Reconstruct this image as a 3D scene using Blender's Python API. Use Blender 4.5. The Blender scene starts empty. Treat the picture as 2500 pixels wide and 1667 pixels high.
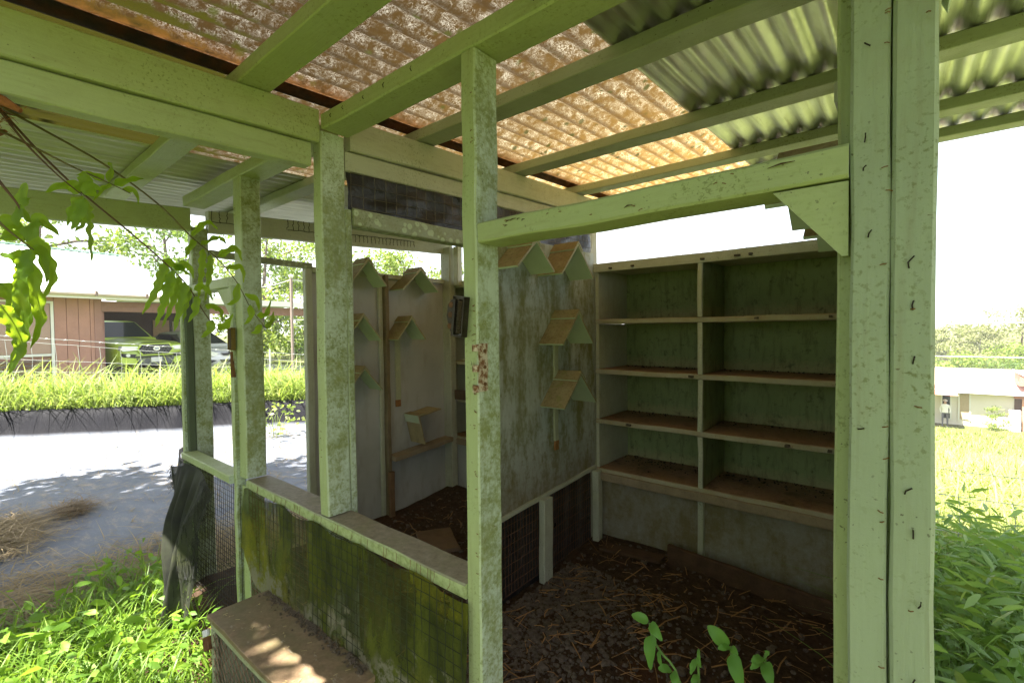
import bpy, math, random
import numpy as np
from mathutils import Vector, Matrix, noise as mnoise
R = math.radians
scene = bpy.context.scene
COL = scene.collection
rng = random.Random(7)
nr = np.random.default_rng(11)

# ------------------------------------------------------------------ camera
def cam_axes(yaw, pitch, roll):
    d = Vector((-math.sin(yaw)*math.cos(pitch), math.cos(yaw)*math.cos(pitch), math.sin(pitch)))
    r = Vector((math.cos(yaw), math.sin(yaw), 0)); u = r.cross(d)
    r2 = r*math.cos(roll)+u*math.sin(roll); u2 = r2.cross(d)
    return r2, u2, d
_r, _u, _d = cam_axes(R(39.912), R(-1.4466), R(-0.66))
cam = bpy.data.cameras.new('camera'); cam.lens = 16.733; cam.sensor_width = 36; cam.clip_start = .02; cam.clip_end = 2000
cam_o = bpy.data.objects.new('camera', cam); COL.objects.link(cam_o)
M4 = Matrix((_r, _u, -_d)).transposed().to_4x4(); M4.translation = Vector((0, 0, 1.35))
cam_o.matrix_world = M4
scene.camera = cam_o

# ------------------------------------------------------------------ light
SUN_TO = Vector((-0.34, -0.94, 0)).normalized(); SUN_EL = R(62)
w = bpy.data.worlds.new('World'); scene.world = w; w.use_nodes = True
nt = w.node_tree
sky = nt.nodes.new('ShaderNodeTexSky'); sky.sky_type = 'NISHITA'; sky.sun_disc = False
sky.sun_elevation = SUN_EL; sky.sun_rotation = math.atan2(SUN_TO.x, SUN_TO.y)
sky.air_density = 1.0; sky.dust_density = 1.5; sky.ozone_density = 1.0
_tc = nt.nodes.new('ShaderNodeTexCoord'); _cn = nt.nodes.new('ShaderNodeTexNoise'); _cn.inputs['Scale'].default_value = 2.2; _cn.inputs['Detail'].default_value = 6
_mr = nt.nodes.new('ShaderNodeMapRange'); _mr.inputs['From Min'].default_value = .25; _mr.inputs['From Max'].default_value = .7; _mr.inputs['To Min'].default_value = .62; _mr.inputs['To Max'].default_value = .95
_mx = nt.nodes.new('ShaderNodeMix'); _mx.data_type = 'RGBA'; _mx.inputs[7].default_value = (1.95, 1.95, 1.98, 1)      # thin bright haze and cloud over the whole sky
nt.links.new(_tc.outputs['Generated'], _cn.inputs['Vector']); nt.links.new(_cn.outputs[0], _mr.inputs['Value']); nt.links.new(_mr.outputs[0], _mx.inputs[0])
nt.links.new(sky.outputs[0], _mx.inputs[6]); nt.links.new(_mx.outputs[2], nt.nodes['Background'].inputs[0]); nt.nodes['Background'].inputs[1].default_value = 0.15
sun = bpy.data.lights.new('sun', 'SUN'); sun.energy = 5.0; sun.angle = R(0.53); sun.color = (1, .95, .87)
sun_o = bpy.data.objects.new('sun', sun); COL.objects.link(sun_o)
sd = Vector((SUN_TO.x*math.cos(SUN_EL), SUN_TO.y*math.cos(SUN_EL), math.sin(SUN_EL)))
sun_o.rotation_euler = sd.to_track_quat('Z', 'Y').to_euler()
scene.view_settings.view_transform = 'Standard'; scene.view_settings.look = 'None'
scene.view_settings.exposure = 2.6; scene.view_settings.gamma = 1.0
scene.render.engine = 'CYCLES'
cy = scene.cycles
cy.max_bounces = 10; cy.diffuse_bounces = 6; cy.glossy_bounces = 4; cy.transmission_bounces = 6; cy.transparent_max_bounces = 12
cy.use_denoising = True; cy.sample_clamp_indirect = 8.0
cy.caustics_reflective = False; cy.caustics_refractive = False

# ------------------------------------------------------------------ material helpers
class NT:
    def __init__(s, name):
        s.m = bpy.data.materials.new(name); s.m.use_nodes = True
        s.t = s.m.node_tree; s.t.nodes.clear()
        s.out = s.t.nodes.new('ShaderNodeOutputMaterial')
        s.geo = s.t.nodes.new('ShaderNodeNewGeometry')
        s.pos = s.geo.outputs['Position']
    def n(s, typ, **kw):
        nd = s.t.nodes.new(typ)
        for k, v in kw.items():
            setattr(nd, k, v)
        return nd
    def set(s, sock, v):
        if v is None: return
        if isinstance(v, bpy.types.NodeSocket): s.t.links.new(v, sock)
        elif isinstance(v, (tuple, list)) and len(v) == 3 and sock.type == 'RGBA': sock.default_value = (*v, 1)
        else: sock.default_value = v
    def math(s, op, a, b=None, c=None, clamp=False):
        nd = s.n('ShaderNodeMath', operation=op); nd.use_clamp = clamp
        s.set(nd.inputs[0], a); s.set(nd.inputs[1], b)
        if c is not None: s.set(nd.inputs[2], c)
        return nd.outputs[0]
    def map(s, vec, scale=(1, 1, 1), loc=(0, 0, 0), rot=(0, 0, 0)):
        nd = s.n('ShaderNodeMapping'); s.set(nd.inputs['Vector'], vec)
        nd.inputs['Scale'].default_value = scale; nd.inputs['Location'].default_value = loc; nd.inputs['Rotation'].default_value = rot
        return nd.outputs[0]
    def noise(s, scale, detail=6, rough=.6, vec=None, dist=0.0):
        nd = s.n('ShaderNodeTexNoise'); s.set(nd.inputs['Vector'], vec or s.pos)
        nd.inputs['Scale'].default_value = scale; nd.inputs['Detail'].default_value = detail
        nd.inputs['Roughness'].default_value = rough; nd.inputs['Distortion'].default_value = dist
        return nd.outputs[0]
    def voro(s, scale, vec=None, feature='F1', rnd=1.0):
        nd = s.n('ShaderNodeTexVoronoi', feature=feature); s.set(nd.inputs['Vector'], vec or s.pos)
        nd.inputs['Scale'].default_value = scale; nd.inputs['Randomness'].default_value = rnd
        return nd.outputs['Distance']
    def ramp(s, v, a, b, lo=0.0, hi=1.0):
        nd = s.n('ShaderNodeMapRange'); nd.clamp = True
        s.set(nd.inputs['Value'], v); s.set(nd.inputs['From Min'], a); s.set(nd.inputs['From Max'], b)
        s.set(nd.inputs['To Min'], lo); s.set(nd.inputs['To Max'], hi)
        return nd.outputs[0]
    def mix(s, f, a, b, mode='MIX'):
        nd = s.n('ShaderNodeMix', data_type='RGBA', blend_type=mode)
        s.set(nd.inputs[0], f); s.set(nd.inputs[6], a); s.set(nd.inputs[7], b)
        return nd.outputs[2]
    def xyz(s, v=None):
        nd = s.n('ShaderNodeSeparateXYZ'); s.set(nd.inputs[0], v or s.pos); return nd.outputs
    def bump(s, h, strength=.3, dist=.002):
        nd = s.n('ShaderNodeBump'); nd.inputs['Strength'].default_value = strength; nd.inputs['Distance'].default_value = dist
        s.set(nd.inputs['Height'], h); return nd.outputs[0]
    def bsdf(s, col, rough=.6, metal=0.0, normal=None, spec=.4):
        nd = s.n('ShaderNodeBsdfPrincipled'); s.set(nd.inputs['Base Color'], col); s.set(nd.inputs['Roughness'], rough)
        s.set(nd.inputs['Metallic'], metal); nd.inputs['Specular IOR Level'].default_value = spec
        if normal is not None: s.set(nd.inputs['Normal'], normal)
        return nd.outputs[0]
    def mixsh(s, f, a, b):
        nd = s.n('ShaderNodeMixShader'); s.set(nd.inputs[0], f); s.set(nd.inputs[1], a); s.set(nd.inputs[2], b); return nd.outputs[0]
    def done(s, sh):
        s.t.links.new(sh, s.out.inputs[0]); return s.m

_cache = {}
AX = {'x': (0.06, 1, 1), 'y': (1, 0.06, 1), 'z': (1, 1, 0.06)}
def painted(axis='z', base=(.46, .60, .385), moss=.35, side_moss=.0, chips=.45, dirt=.25, lichen=0.0, skylit_mint=None, key='paint'):
    k = (key, axis)
    if k in _cache: return _cache[k]
    s = NT('%s_%s' % (key, axis))
    g = s.map(s.pos, AX[axis])
    grain = s.noise(140, 5, .7, g)
    big = s.noise(3.1, 4, .55)
    mid = s.noise(19, 8, .70)
    fine = s.noise(95, 5, .7)
    col = s.mix(s.ramp(big, .35, .7), tuple(c*.93 for c in base), tuple(min(1, c*1.06) for c in base))
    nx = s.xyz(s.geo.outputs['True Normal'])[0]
    if skylit_mint: col = s.mix(s.ramp(nx, .5, .9), col, s.mix(s.ramp(big, .35, .7), skylit_mint, tuple(c*.88 for c in skylit_mint)))  # sky light on +X faces painted as paler colour; others keep green bounce
    col = s.mix(s.ramp(grain, .3, .75, 0, .26), col, tuple(c*.62 for c in base))
    # grime film
    col = s.mix(s.ramp(s.math('ADD', s.math('MULTIPLY', big, .6), s.math('MULTIPLY', mid, .5)), .52, .85, 0, dirt), col, (.26, .23, .13))
    # algae
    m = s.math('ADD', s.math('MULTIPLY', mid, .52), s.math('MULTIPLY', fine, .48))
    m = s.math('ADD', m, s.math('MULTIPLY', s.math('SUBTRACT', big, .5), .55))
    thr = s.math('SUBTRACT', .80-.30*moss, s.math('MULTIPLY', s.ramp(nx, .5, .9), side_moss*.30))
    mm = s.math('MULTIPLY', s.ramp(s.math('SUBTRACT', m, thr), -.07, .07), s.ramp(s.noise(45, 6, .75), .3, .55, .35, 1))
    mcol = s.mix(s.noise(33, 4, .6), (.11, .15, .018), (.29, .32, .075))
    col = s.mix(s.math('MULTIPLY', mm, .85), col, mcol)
    if lichen > 0:
        lv = s.voro(34, None); l2 = s.noise(7, 3, .5)
        lm = s.math('MULTIPLY', s.ramp(lv, .34, .42, 1, 0), s.ramp(l2, .5-.22*lichen, .58-.22*lichen))
        col = s.mix(s.math('MULTIPLY', lm, .9), col, (.50, .58, .36))
    # rust weeps and flaked paint, run along or across the grain
    cv = s.noise(26, 4, .6, s.map(s.pos, (2.2, 2.2, 7) if axis == 'z' else (5, 2.2, 5)))
    cm = s.math('MULTIPLY', s.ramp(cv, .735-.09*chips, .765-.09*chips), s.ramp(s.noise(4, 3, .6, s.map(s.pos, (1, 1, 1), (2, 7, 4))), .44, .54))
    col = s.mix(s.math('MULTIPLY', cm, .85), col, (.13, .07, .025))
    al = s.math('MULTIPLY', s.ramp(s.noise(120, 4, .65), .55, .63), s.ramp(s.noise(4.5, 5, .65), .47, .64))
    col = s.mix(s.math('MULTIPLY', al, .55+.4*moss), col, (.13, .155, .03))
    pm = s.noise(7, 4, .6, s.map(s.pos, (1, 1, 1), (5, 3, 1)))
    sp = s.math('MULTIPLY', s.ramp(s.noise(150, 2, .5), .675, .71), s.ramp(pm, .48, .62, .12, 1))
    col = s.mix(s.math('MULTIPLY', sp, .75), col, (.06, .05, .025))
    pe = s.ramp(s.noise(15, 6, .72, s.map(s.pos, tuple(max(.25, v) for v in AX[axis]), (9, 4, 2))), .655, .685)
    col = s.mix(s.math('MULTIPLY', pe, .8), col, (.33, .30, .225))
    run = s.math('MULTIPLY', s.ramp(s.noise(30, 4, .6, s.map(s.pos, (2, 2, .12) if axis == 'z' else (.3, .3, 2.5))), .55, .70), .22)
    col = s.mix(run, col, (.20, .17, .08))
    h = s.math('ADD', s.math('MULTIPLY', grain, .8), s.math('ADD', s.math('MULTIPLY', fine, .5), s.math('MULTIPLY', cm, -1.2)))
    sh = s.bsdf(col, s.ramp(mid, .3, .8, .42, .75), 0, s.bump(h, .55, .0022))
    _cache[k] = s.done(sh); return _cache[k]

def simple(name, col, rough=.6, metal=0.0, var=.12, scale=12, bumps=.2, spec=.4):
    if name in _cache: return _cache[name]
    s = NT(name); n1 = s.noise(scale, 6, .6); n2 = s.noise(scale*9, 4, .6)
    f = s.math('ADD', s.math('MULTIPLY', n1, .7), s.math('MULTIPLY', n2, .3))
    c = s.mix(s.ramp(f, .3, .7), tuple(x*(1-var) for x in col), tuple(min(1, x*(1+var)) for x in col))
    _cache[name] = s.done(s.bsdf(c, rough, metal, s.bump(n2, bumps, .002), spec)); return _cache[name]

def leafmat(name, c1, c2, trans=.45, rough=.45, scale=4.0, yellow=None):
    if name in _cache: return _cache[name]
    s = NT(name); n1 = s.noise(scale, 3, .5); rnd = s.geo.outputs['Random Per Island']
    f = s.math('ADD', s.math('MULTIPLY', n1, .5), s.math('MULTIPLY', rnd, .55))
    c = s.mix(s.ramp(f, .2, .85), c1, c2)
    if yellow: c = s.mix(s.ramp(rnd, .86, .95, 0, .8), c, yellow)
    d = s.bsdf(c, rough, 0, None, .35)
    tr = s.n('ShaderNodeBsdfTranslucent'); s.set(tr.inputs[0], s.mix(.5, c, (.30, .42, .02), 'MIX'))
    _cache[name] = s.done(s.mixsh(trans, d, tr.outputs[0])); return _cache[name]

# ------------------------------------------------------------------ mesh helpers
class MB:
    def __init__(s): s.v = []; s.f = []
    def add(s, vs, fs):
        o = len(s.v); s.v.extend([tuple(v) for v in vs]); s.f.extend([tuple(i+o for i in f) for f in fs]); return s
    def box(s, x0, x1, y0, y1, z0, z1):
        return s.add([(x0, y0, z0), (x1, y0, z0), (x1, y1, z0), (x0, y1, z0), (x0, y0, z1), (x1, y0, z1), (x1, y1, z1), (x0, y1, z1)],
                     [(0, 3, 2, 1), (4, 5, 6, 7), (0, 1, 5, 4), (1, 2, 6, 5), (2, 3, 7, 6), (3, 0, 4, 7)])
    def lumber(s, p0, p1, wv, hv, n=8, ch=.004, wob=.0019, seed=None):
        """sawn board from p0 to p1 (centre line); wv, hv half-extent vectors of the section"""
        p0, p1, wv, hv = Vector(p0), Vector(p1), Vector(wv), Vector(hv)
        W, H = wv.length, hv.length; wu, hu = wv/W, hv/H
        ch = min(ch, W*.35, H*.35); rr = random.Random(seed if seed is not None else rng.random())
        prof = [(-W+ch, -H), (W-ch, -H), (W, -H+ch), (W, H-ch), (W-ch, H), (-W+ch, H), (-W, H-ch), (-W, -H+ch)]
        vs = []; fs = []
        for i in range(n+1):
            t = i/n; c = p0.lerp(p1, t)
            dx, dy = rr.uniform(-wob, wob), rr.uniform(-wob, wob)
            for a, b in prof:
                vs.append(c+wu*(a+dx+rr.uniform(-wob, wob)*.3)+hu*(b+dy+rr.uniform(-wob, wob)*.3))
        for i in range(n):
            for k in range(8):
                a = i*8+k; b = i*8+(k+1) % 8
                fs.append((a, b, b+8, a+8))
        fs.append(tuple(range(7, -1, -1))); fs.append(tuple(n*8+k for k in range(8)))
        ax = (p1-p0)
        if ax.dot(wu.cross(hu)) < 0: fs = [tuple(reversed(f)) for f in fs]
        return s.add(vs, fs)
    def prism(s, poly, n0, n1):
        """polygon (list of 3D points) extruded from offset vector n0 to n1"""
        n0, n1 = Vector(n0), Vector(n1); k = len(poly)
        vs = [Vector(q)+n0 for q in poly]+[Vector(q)+n1 for q in poly]
        fs = [tuple(range(k-1, -1, -1)), tuple(range(k, 2*k))]+[(i, (i+1) % k, (i+1) % k+k, i+k) for i in range(k)]
        return s.add(vs, fs)
    def tube(s, pts, rad, sides=6, cap=True):
        pts = [Vector(q) for q in pts]; n = len(pts)
        if not isinstance(rad, (list, tuple)): rad = [rad]*n
        vs = []; fs = []; up = Vector((0.13, .21, .97))
        for i, q in enumerate(pts):
            t = (pts[min(i+1, n-1)]-pts[max(i-1, 0)])
            if t.length < 1e-9: t = Vector((0, 0, 1))
            t.normalize()
            a = t.cross(up)
            if a.length < 1e-3: a = t.cross(Vector((1, 0, 0)))
            a.normalize(); b = t.cross(a)
            for k in range(sides):
                an = 2*math.pi*k/sides
                vs.append(q+(a*math.cos(an)+b*math.sin(an))*rad[i])
        for i in range(n-1):
            for k in range(sides):
                fs.append((i*sides+k, i*sides+(k+1) % sides, (i+1)*sides+(k+1) % sides, (i+1)*sides+k))
        if cap:
            fs.append(tuple(range(sides-1, -1, -1))); fs.append(tuple((n-1)*sides+k for k in range(sides)))
        return s.add(vs, fs)
    def grid(s, fn, nu, nv):
        vs = [fn(i/nu, j/nv) for j in range(nv+1) for i in range(nu+1)]
        fs = [(j*(nu+1)+i, j*(nu+1)+i+1, (j+1)*(nu+1)+i+1, (j+1)*(nu+1)+i) for j in range(nv) for i in range(nu)]
        return s.add(vs, fs)
    def build(s, name, m, parent=None, smooth=False):
        return mk(name, s.v, s.f, m, parent, smooth)

def mk(name, vs, fs, m, parent=None, smooth=False):
    me = bpy.data.meshes.new(name)
    if isinstance(vs, np.ndarray): vs = vs.tolist()
    if isinstance(fs, np.ndarray): fs = fs.tolist()
    me.from_pydata(vs, [], fs); me.update()
    if smooth: me.polygons.foreach_set('use_smooth', [True]*len(me.polygons))
    if m is not None: me.materials.append(m)
    o = bpy.data.objects.new(name, me); COL.objects.link(o)
    if parent is not None:
        o.parent = parent; o.matrix_parent_inverse = Matrix.Translation(-Vector(parent.get('_o', (0, 0, 0))))
    return o
def tag(o, label=None, cat=None, group=None, kind=None):
    if label: o['label'] = label
    if cat: o['category'] = cat
    if group: o['group'] = group
    if kind: o['kind'] = kind
    return o
def empty(name, loc=(0, 0, 0), label=None, cat=None, group=None):
    o = bpy.data.objects.new(name, None); COL.objects.link(o); o.location = loc; o.empty_display_size = .1
    o['_o'] = tuple(loc)
    return tag(o, label, cat, group)
def copytree(o, parent=None):
    c = o.copy(); COL.objects.link(c); c.parent = parent
    for ch in list(o.children): copytree(ch, c)
    return c
def bx(name, x0, x1, y0, y1, z0, z1, m, parent=None, n=None, ch=.004, wob=.0019):
    """a sawn board given by its bounds, grain along its longest side"""
    d = (x1-x0, y1-y0, z1-z0); a = d.index(max(d)); c = Vector(((x0+x1)/2, (y0+y1)/2, (z0+z1)/2))
    e = [Vector((d[0]/2, 0, 0)), Vector((0, d[1]/2, 0)), Vector((0, 0, d[2]/2))]
    b = MB(); o1, o2 = [(1, 2), (2, 0), (0, 1)][a]
    b.lumber(c-e[a], c+e[a], e[o1], e[o2], n or max(2, int(d[a]/.12)), ch, wob)
    return b.build(name, m, parent)
def longaxis(x0, x1, y0, y1, z0, z1):
    d = (x1-x0, y1-y0, z1-z0); return 'xyz'[d.index(max(d))]

def hills(x, y):
    """terrain height"""
    def sm(t): t = min(1, max(0, t)); return t*t*(3-2*t)
    down = max(0, y-3.2); dz = -(.205*down-.55*(1-math.exp(-down/2.7)))
    dz = max(dz, -5.25)+.105*max(0, min(y, 95)-54)
    return -.05+dz*sm((x+13)/9)

# ------------------------------------------------------------------ setting: ground
def ground_mat():
    s = NT('ground_earth'); n1 = s.noise(.6, 6, .6); n2 = s.noise(7, 8, .7); n3 = s.noise(60, 4, .6)
    c = s.mix(s.ramp(n2, .35, .65), (.075, .10, .022), (.13, .155, .035))
    c = s.mix(s.ramp(n1, .5, .68), c, (.16, .14, .06))
    c = s.mix(s.ramp(n3, .5, .75, 0, .5), c, (.04, .05, .012))
    return s.done(s.bsdf(c, .9, 0, s.bump(s.math('ADD', n2, n3), .8, .03), .2))
def axis_vals(lim, near, st):
    v = [i*st for i in range(-int(near/st), int(near/st)+1)]; a = near
    while a < lim:
        a *= 1.22; v = [-a]+v+[a]
    return v
xs = [-4+v for v in axis_vals(420, 16, .8)]; ys = [4+v for v in axis_vals(420, 16, .8)]
gv = [(x, y, hills(x, y)) for y in ys for x in xs]; nx_ = len(xs)
gf = [(j*nx_+i, j*nx_+i+1, (j+1)*nx_+i+1, (j+1)*nx_+i) for j in range(len(ys)-1) for i in range(nx_-1)]
tag(mk('ground', gv, gf, ground_mat(), None, True), kind='structure')

def soil_mat():
    s = NT('floor_soil'); n1 = s.noise(2.2, 6, .6); n2 = s.noise(35, 8, .7); n3 = s.noise(160, 4, .6)
    c = s.mix(s.ramp(n2, .3, .7), (.035, .020, .012), (.11, .068, .042))
    c = s.mix(s.ramp(n1, .52, .66, 0, .7), c, (.11, .045, .02))
    c = s.mix(s.ramp(n3, .6, .8, 0, .4), c, (.12, .085, .06))
    return s.done(s.bsdf(c, .95, 0, s.bump(s.math('ADD', s.math('MULTIPLY', n2, 2), n3), .9, .012), .15))
def floor_z(x, y):
    return .055+.03*mnoise.noise(Vector((x*1.7, y*1.7, 0)))+.014*mnoise.noise(Vector((x*7, y*7, 3)))+.03*max(0, min(1, (y-2.1)/.5))
b = MB(); b.grid(lambda u, v: (-2.84+u*2.80, .86+v*1.75, floor_z(-2.84+u*2.80, .86+v*1.75)), 90, 60)
b.grid(lambda u, v: (-2.84+u*2.80, .86-.4*v, floor_z(-2.84+u*2.80, .86)*(1-v)-.06*v), 90, 2)
tag(b.build('earth_floor', soil_mat(), None, True), kind='structure')

# ------------------------------------------------------------------ the shed
PB = (.43, .505, .25)
P = {a: painted(a, PB, moss=.24, side_moss=.80, skylit_mint=(.56, .65, .54), key='paint_post') for a in 'xyz'}
PC = {a: painted(a, PB, moss=.20, chips=.35, dirt=.4, key='paint_clean') for a in 'xyz'}
PI = {a: painted(a, (.53, .545, .43), moss=.08, chips=.2, dirt=.55, key='paint_inside') for a in 'xyz'}
PL = {a: painted(a, (.34, .37, .24), moss=.6, lichen=1.0, key='paint_lichen') for a in 'xyz'}
shed = empty('pigeon_shed', (0, 0, 0), 'open pale green timber pigeon shed with rusty corrugated roof and bare frame', 'shed')

def zb(y): return 2.041+.0365*y         # underside of the purlins, the roof pitch
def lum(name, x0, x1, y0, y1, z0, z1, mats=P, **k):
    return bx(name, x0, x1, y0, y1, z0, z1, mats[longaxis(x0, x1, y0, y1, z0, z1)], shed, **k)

# posts
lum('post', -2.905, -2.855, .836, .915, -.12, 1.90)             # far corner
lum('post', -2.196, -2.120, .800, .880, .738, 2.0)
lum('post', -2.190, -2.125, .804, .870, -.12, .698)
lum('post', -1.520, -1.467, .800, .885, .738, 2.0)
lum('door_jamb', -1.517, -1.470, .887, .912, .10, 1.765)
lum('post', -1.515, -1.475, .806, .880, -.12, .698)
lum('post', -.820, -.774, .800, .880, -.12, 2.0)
PE = {a: painted(a, (.355, .425, .285), moss=.30, chips=.45, dirt=.6, key='paint_big_post') for a in 'xyz'}
lum('post', -.0640, -.0205, .800, .842, -.12, 2.10, PE)
lum('post', -.0185, .0260, .7985, .842, -.12, 2.10, PE)
lum('door_jamb', -.084, -.012, .845, .915, -.12, 1.995)
# front sills and header
sillm = {}
def sill_mat():
    s = NT('dusty_sill'); n1 = s.noise(5, 6, .6); n2 = s.noise(45, 6, .7)
    nz = s.xyz(s.geo.outputs['True Normal'])[2]
    top = s.mix(s.ramp(n2, .3, .7), (.17, .145, .105), (.33, .29, .225))
    top = s.mix(s.ramp(n1, .52, .66, 0, .5), top, (.20, .21, .10))
    c = s.mix(s.ramp(nz, .6, .9), s.mix(s.ramp(n2, .45, .7), PB, (.2, .24, .07)), top)
    return s.done(s.bsdf(c, .6, 0, s.bump(n2, .4, .002), .5))
SM = sill_mat()
bx('sill', -2.118, -1.40, .796, .892, .698, .735, SM, shed)
bx('sill', -1.398, -.823, .797, .890, .697, .734, SM, shed)
lum('door_header', -.772, -.066, .802, .890, 1.552, 1.598)
lum('door_header', -2.85, -2.20, .803, .870, 1.548, 1.592)
g = MB(); g.prism([(-.160, 0, 1.550), (-.0665, 0, 1.550), (-.0665, 0, 1.447), (-.074, 0, 1.447)], (0, .808, 0), (0, .828, 0)); g.build('gusset', PC['x'], shed)
g = MB(); g.prism([(-2.44, 0, 1.546), (-2.20, 0, 1.546), (-2.20, 0, 1.35)], (0, .812, 0), (0, .828, 0)); g.build('gusset', PC['x'], shed)
g = MB(); g.prism([(.028, 0, 1.765), (.034, 0, 1.750), (.118, 0, 2.075), (.028, 0, 2.075)], (0, .803, 0), (0, .842, 0)); g.build('brace', PC['z'], shed)
# top plates along the front wall
lum('top_plate', -1.462, .30, .800, .898, 2.002, 2.052, PC)
lum('top_plate', -2.84, -1.528, .800, .898, 1.995, 2.045, PC)

# sloping beams across the shed: upper and lower boards
def ybeam(name, x0, x1, y0, y1, zlo, zhi, slope, mats=PC):
    b = MB(); yc = (zlo+zhi)/2
    b.lumber((( x0+x1)/2, y0, yc+slope*y0), ((x0+x1)/2, y1, yc+slope*y1), ((x1-x0)/2, 0, 0), (0, 0, (zhi-zlo)/2), max(3, int((y1-y0)/.15)))
    return b.build(name, mats['y'], shed)
ybeam('beam', -1.505, -1.466, -.55, .797, 1.935, 2.040, .0345)
ybeam('beam', -1.530, -1.480, -.55, .775, 1.858, 1.932, .0345)
ybeam('beam', -1.505, -1.464, .905, 2.62, 1.936, 2.040, .0345, PI)
ybeam('beam', -1.528, -1.476, .890, 2.62, 1.865, 1.932, .0345, PI)
ybeam('beam', -2.900, -2.850, -.55, .835, 1.835, 1.950, .052)
ybeam('beam', -2.895, -2.845, .917, 2.66, 1.838, 1.953, .047, PI)
ybeam('beam', -.066, -.020, .93, 2.95, 1.93, 2.036, .0345)
# knots, fixing heads on the beam
# purlins lie flat on the beams
for y in (-.08, .60, 1.245, 1.845, 2.40, 2.78):
    b = MB(); z = zb(y)+.021
    b.lumber((-3.60, y, z), (1.75, y, z), (0, .047, .047*.0345), (0, -.0007, .020), 30, .003, .0016)
    b.build('purlin', PC['x'] if y < 1 else painted('x', (.42, .47, .34), moss=.1, chips=.1, dirt=.35, key='paint_purlin'), shed)

# roof sheets
def fibre_mat():
    s = NT('weathered_fibreglass'); X = s.xyz()
    f1 = s.noise(58, 4, .7, s.map(s.pos, (1, .4, 1), rot=(0, 0, .5)), 2.0)
    f2 = s.noise(58, 4, .7, s.map(s.pos, (.4, 1, 1), rot=(0, 0, -.4)), 2.0)
    rid = s.math('MAXIMUM', s.ramp(s.math('ABSOLUTE', s.math('SUBTRACT', f1, .5)), 0, .034, 1, 0), s.ramp(s.math('ABSOLUTE', s.math('SUBTRACT', f2, .5)), 0, .034, 1, 0))
    rid = s.math('POWER', rid, 2.6)
    big = s.noise(5, 6, .65); patch = s.noise(24, 5, .7)
    ph = s.math('SINE', s.math('MULTIPLY', X[0], 2*math.pi/.0762))
    y = X[1]
    clean = s.math('POWER', s.ramp(y, .3, 2.5), 2.1)                                   # more growth near the low eave
    lit = s.mix(clean, (.27, .265, .235), (.92, .84, .52))
    brown = s.mix(clean, (.017, .010, .0035), (.17, .10, .026))
    c = s.mix(s.math('MULTIPLY', s.math('MULTIPLY', rid, s.ramp(patch, .42, .58, .02, 1)), s.ramp(big, .35, .6, .35, 1)), brown, lit)
    vall = s.math('ADD', s.ramp(ph, -.1, -.95), s.math('MULTIPLY', s.math('SUBTRACT', patch, .5), 1.6))   # silt lying in the valleys
    c = s.mix(s.ramp(vall, .35, 1.1, 0, .8), c, s.mix(clean, (.012, .008, .004), (.085, .045, .012)))
    spots = s.math('MULTIPLY', s.ramp(s.math('ADD', s.voro(15), s.math('MULTIPLY', patch, .25)), .26, .36, 1, 0), s.ramp(big, .40, .5))
    c = s.mix(s.math('MULTIPLY', spots, .85), c, (.020, .022, .005))
    mossm = s.math('ADD', s.math('ADD', s.math('MULTIPLY', patch, .65), s.math('MULTIPLY', big, .5)), s.math('MULTIPLY', ph, -.09))
    mossm = s.math('SUBTRACT', mossm, s.math('MULTIPLY', clean, .02))
    near = s.math('ADD', s.ramp(y, .80, -.05, 0, .40), s.math('MULTIPLY', s.ramp(X[0], -1.50, -1.62, 0, .35), s.ramp(y, 1.1, .5)))
    mossm = s.math('ADD', mossm, near)
    mk_ = s.ramp(mossm, .74, .86)
    c = s.mix(mk_, c, (.016, .015, .0022))
    edge = s.ramp(X[0], -1.47, -1.42, .8, 0)
    edge = s.math('MULTIPLY', edge, s.ramp(X[0], -1.56, -1.53, 0, 1))
    c = s.mix(edge, c, s.mix(s.ramp(patch, .35, .6), (.012, .006, .002), (.06, .024, .006)))
    d = s.n('ShaderNodeBsdfDiffuse'); s.set(d.inputs[0], s.mix(.5, c, (.05, .035, .02)))
    tr = s.n('ShaderNodeBsdfTranslucent'); s.set(tr.inputs[0], c)
    gl = s.n('ShaderNodeBsdfGlossy'); gl.inputs['Roughness'].default_value = .35; s.set(gl.inputs[0], (.6, .6, .6)); s.set(gl.inputs['Normal'], s.bump(rid, .6, .002))
    sh = s.mixsh(.72, d.outputs[0], tr.outputs[0])
    return s.done(s.mixsh(.05, sh, gl.outputs[0]))
def zinc_mat():
    s = NT('galvanised_sheet'); n = s.noise(3, 5, .6); n2 = s.noise(70, 4, .6); v = s.noise(9, 4, .6, s.map(s.pos, (6, .3, 1)))
    c = s.mix(s.ramp(n, .3, .7), (.66, .68, .62), (.84, .86, .80))
    c = s.mix(s.ramp(v, .55, .72, 0, .55), c, (.30, .29, .22))
    c = s.mix(s.ramp(n2, .68, .75, 0, .5), c, (.25, .2, .12))
    return s.done(s.bsdf(c, s.ramp(n2, .3, .7, .30, .46), .88, s.bump(n2, .1, .001)))
FM, ZM = fibre_mat(), zinc_mat()
def zinc_light():
    s = NT('dull_sheet'); n = s.noise(3, 5, .6); v = s.noise(9, 4, .6, s.map(s.pos, (6, .3, 1)))
    c = s.mix(s.ramp(n, .3, .7), (.50, .52, .42), (.68, .70, .60)); c = s.mix(s.ramp(v, .5, .7, 0, .5), c, (.26, .27, .17))
    return s.done(s.bsdf(c, .5, .35, None))
ZL = zinc_light()
PIT = .0762
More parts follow.
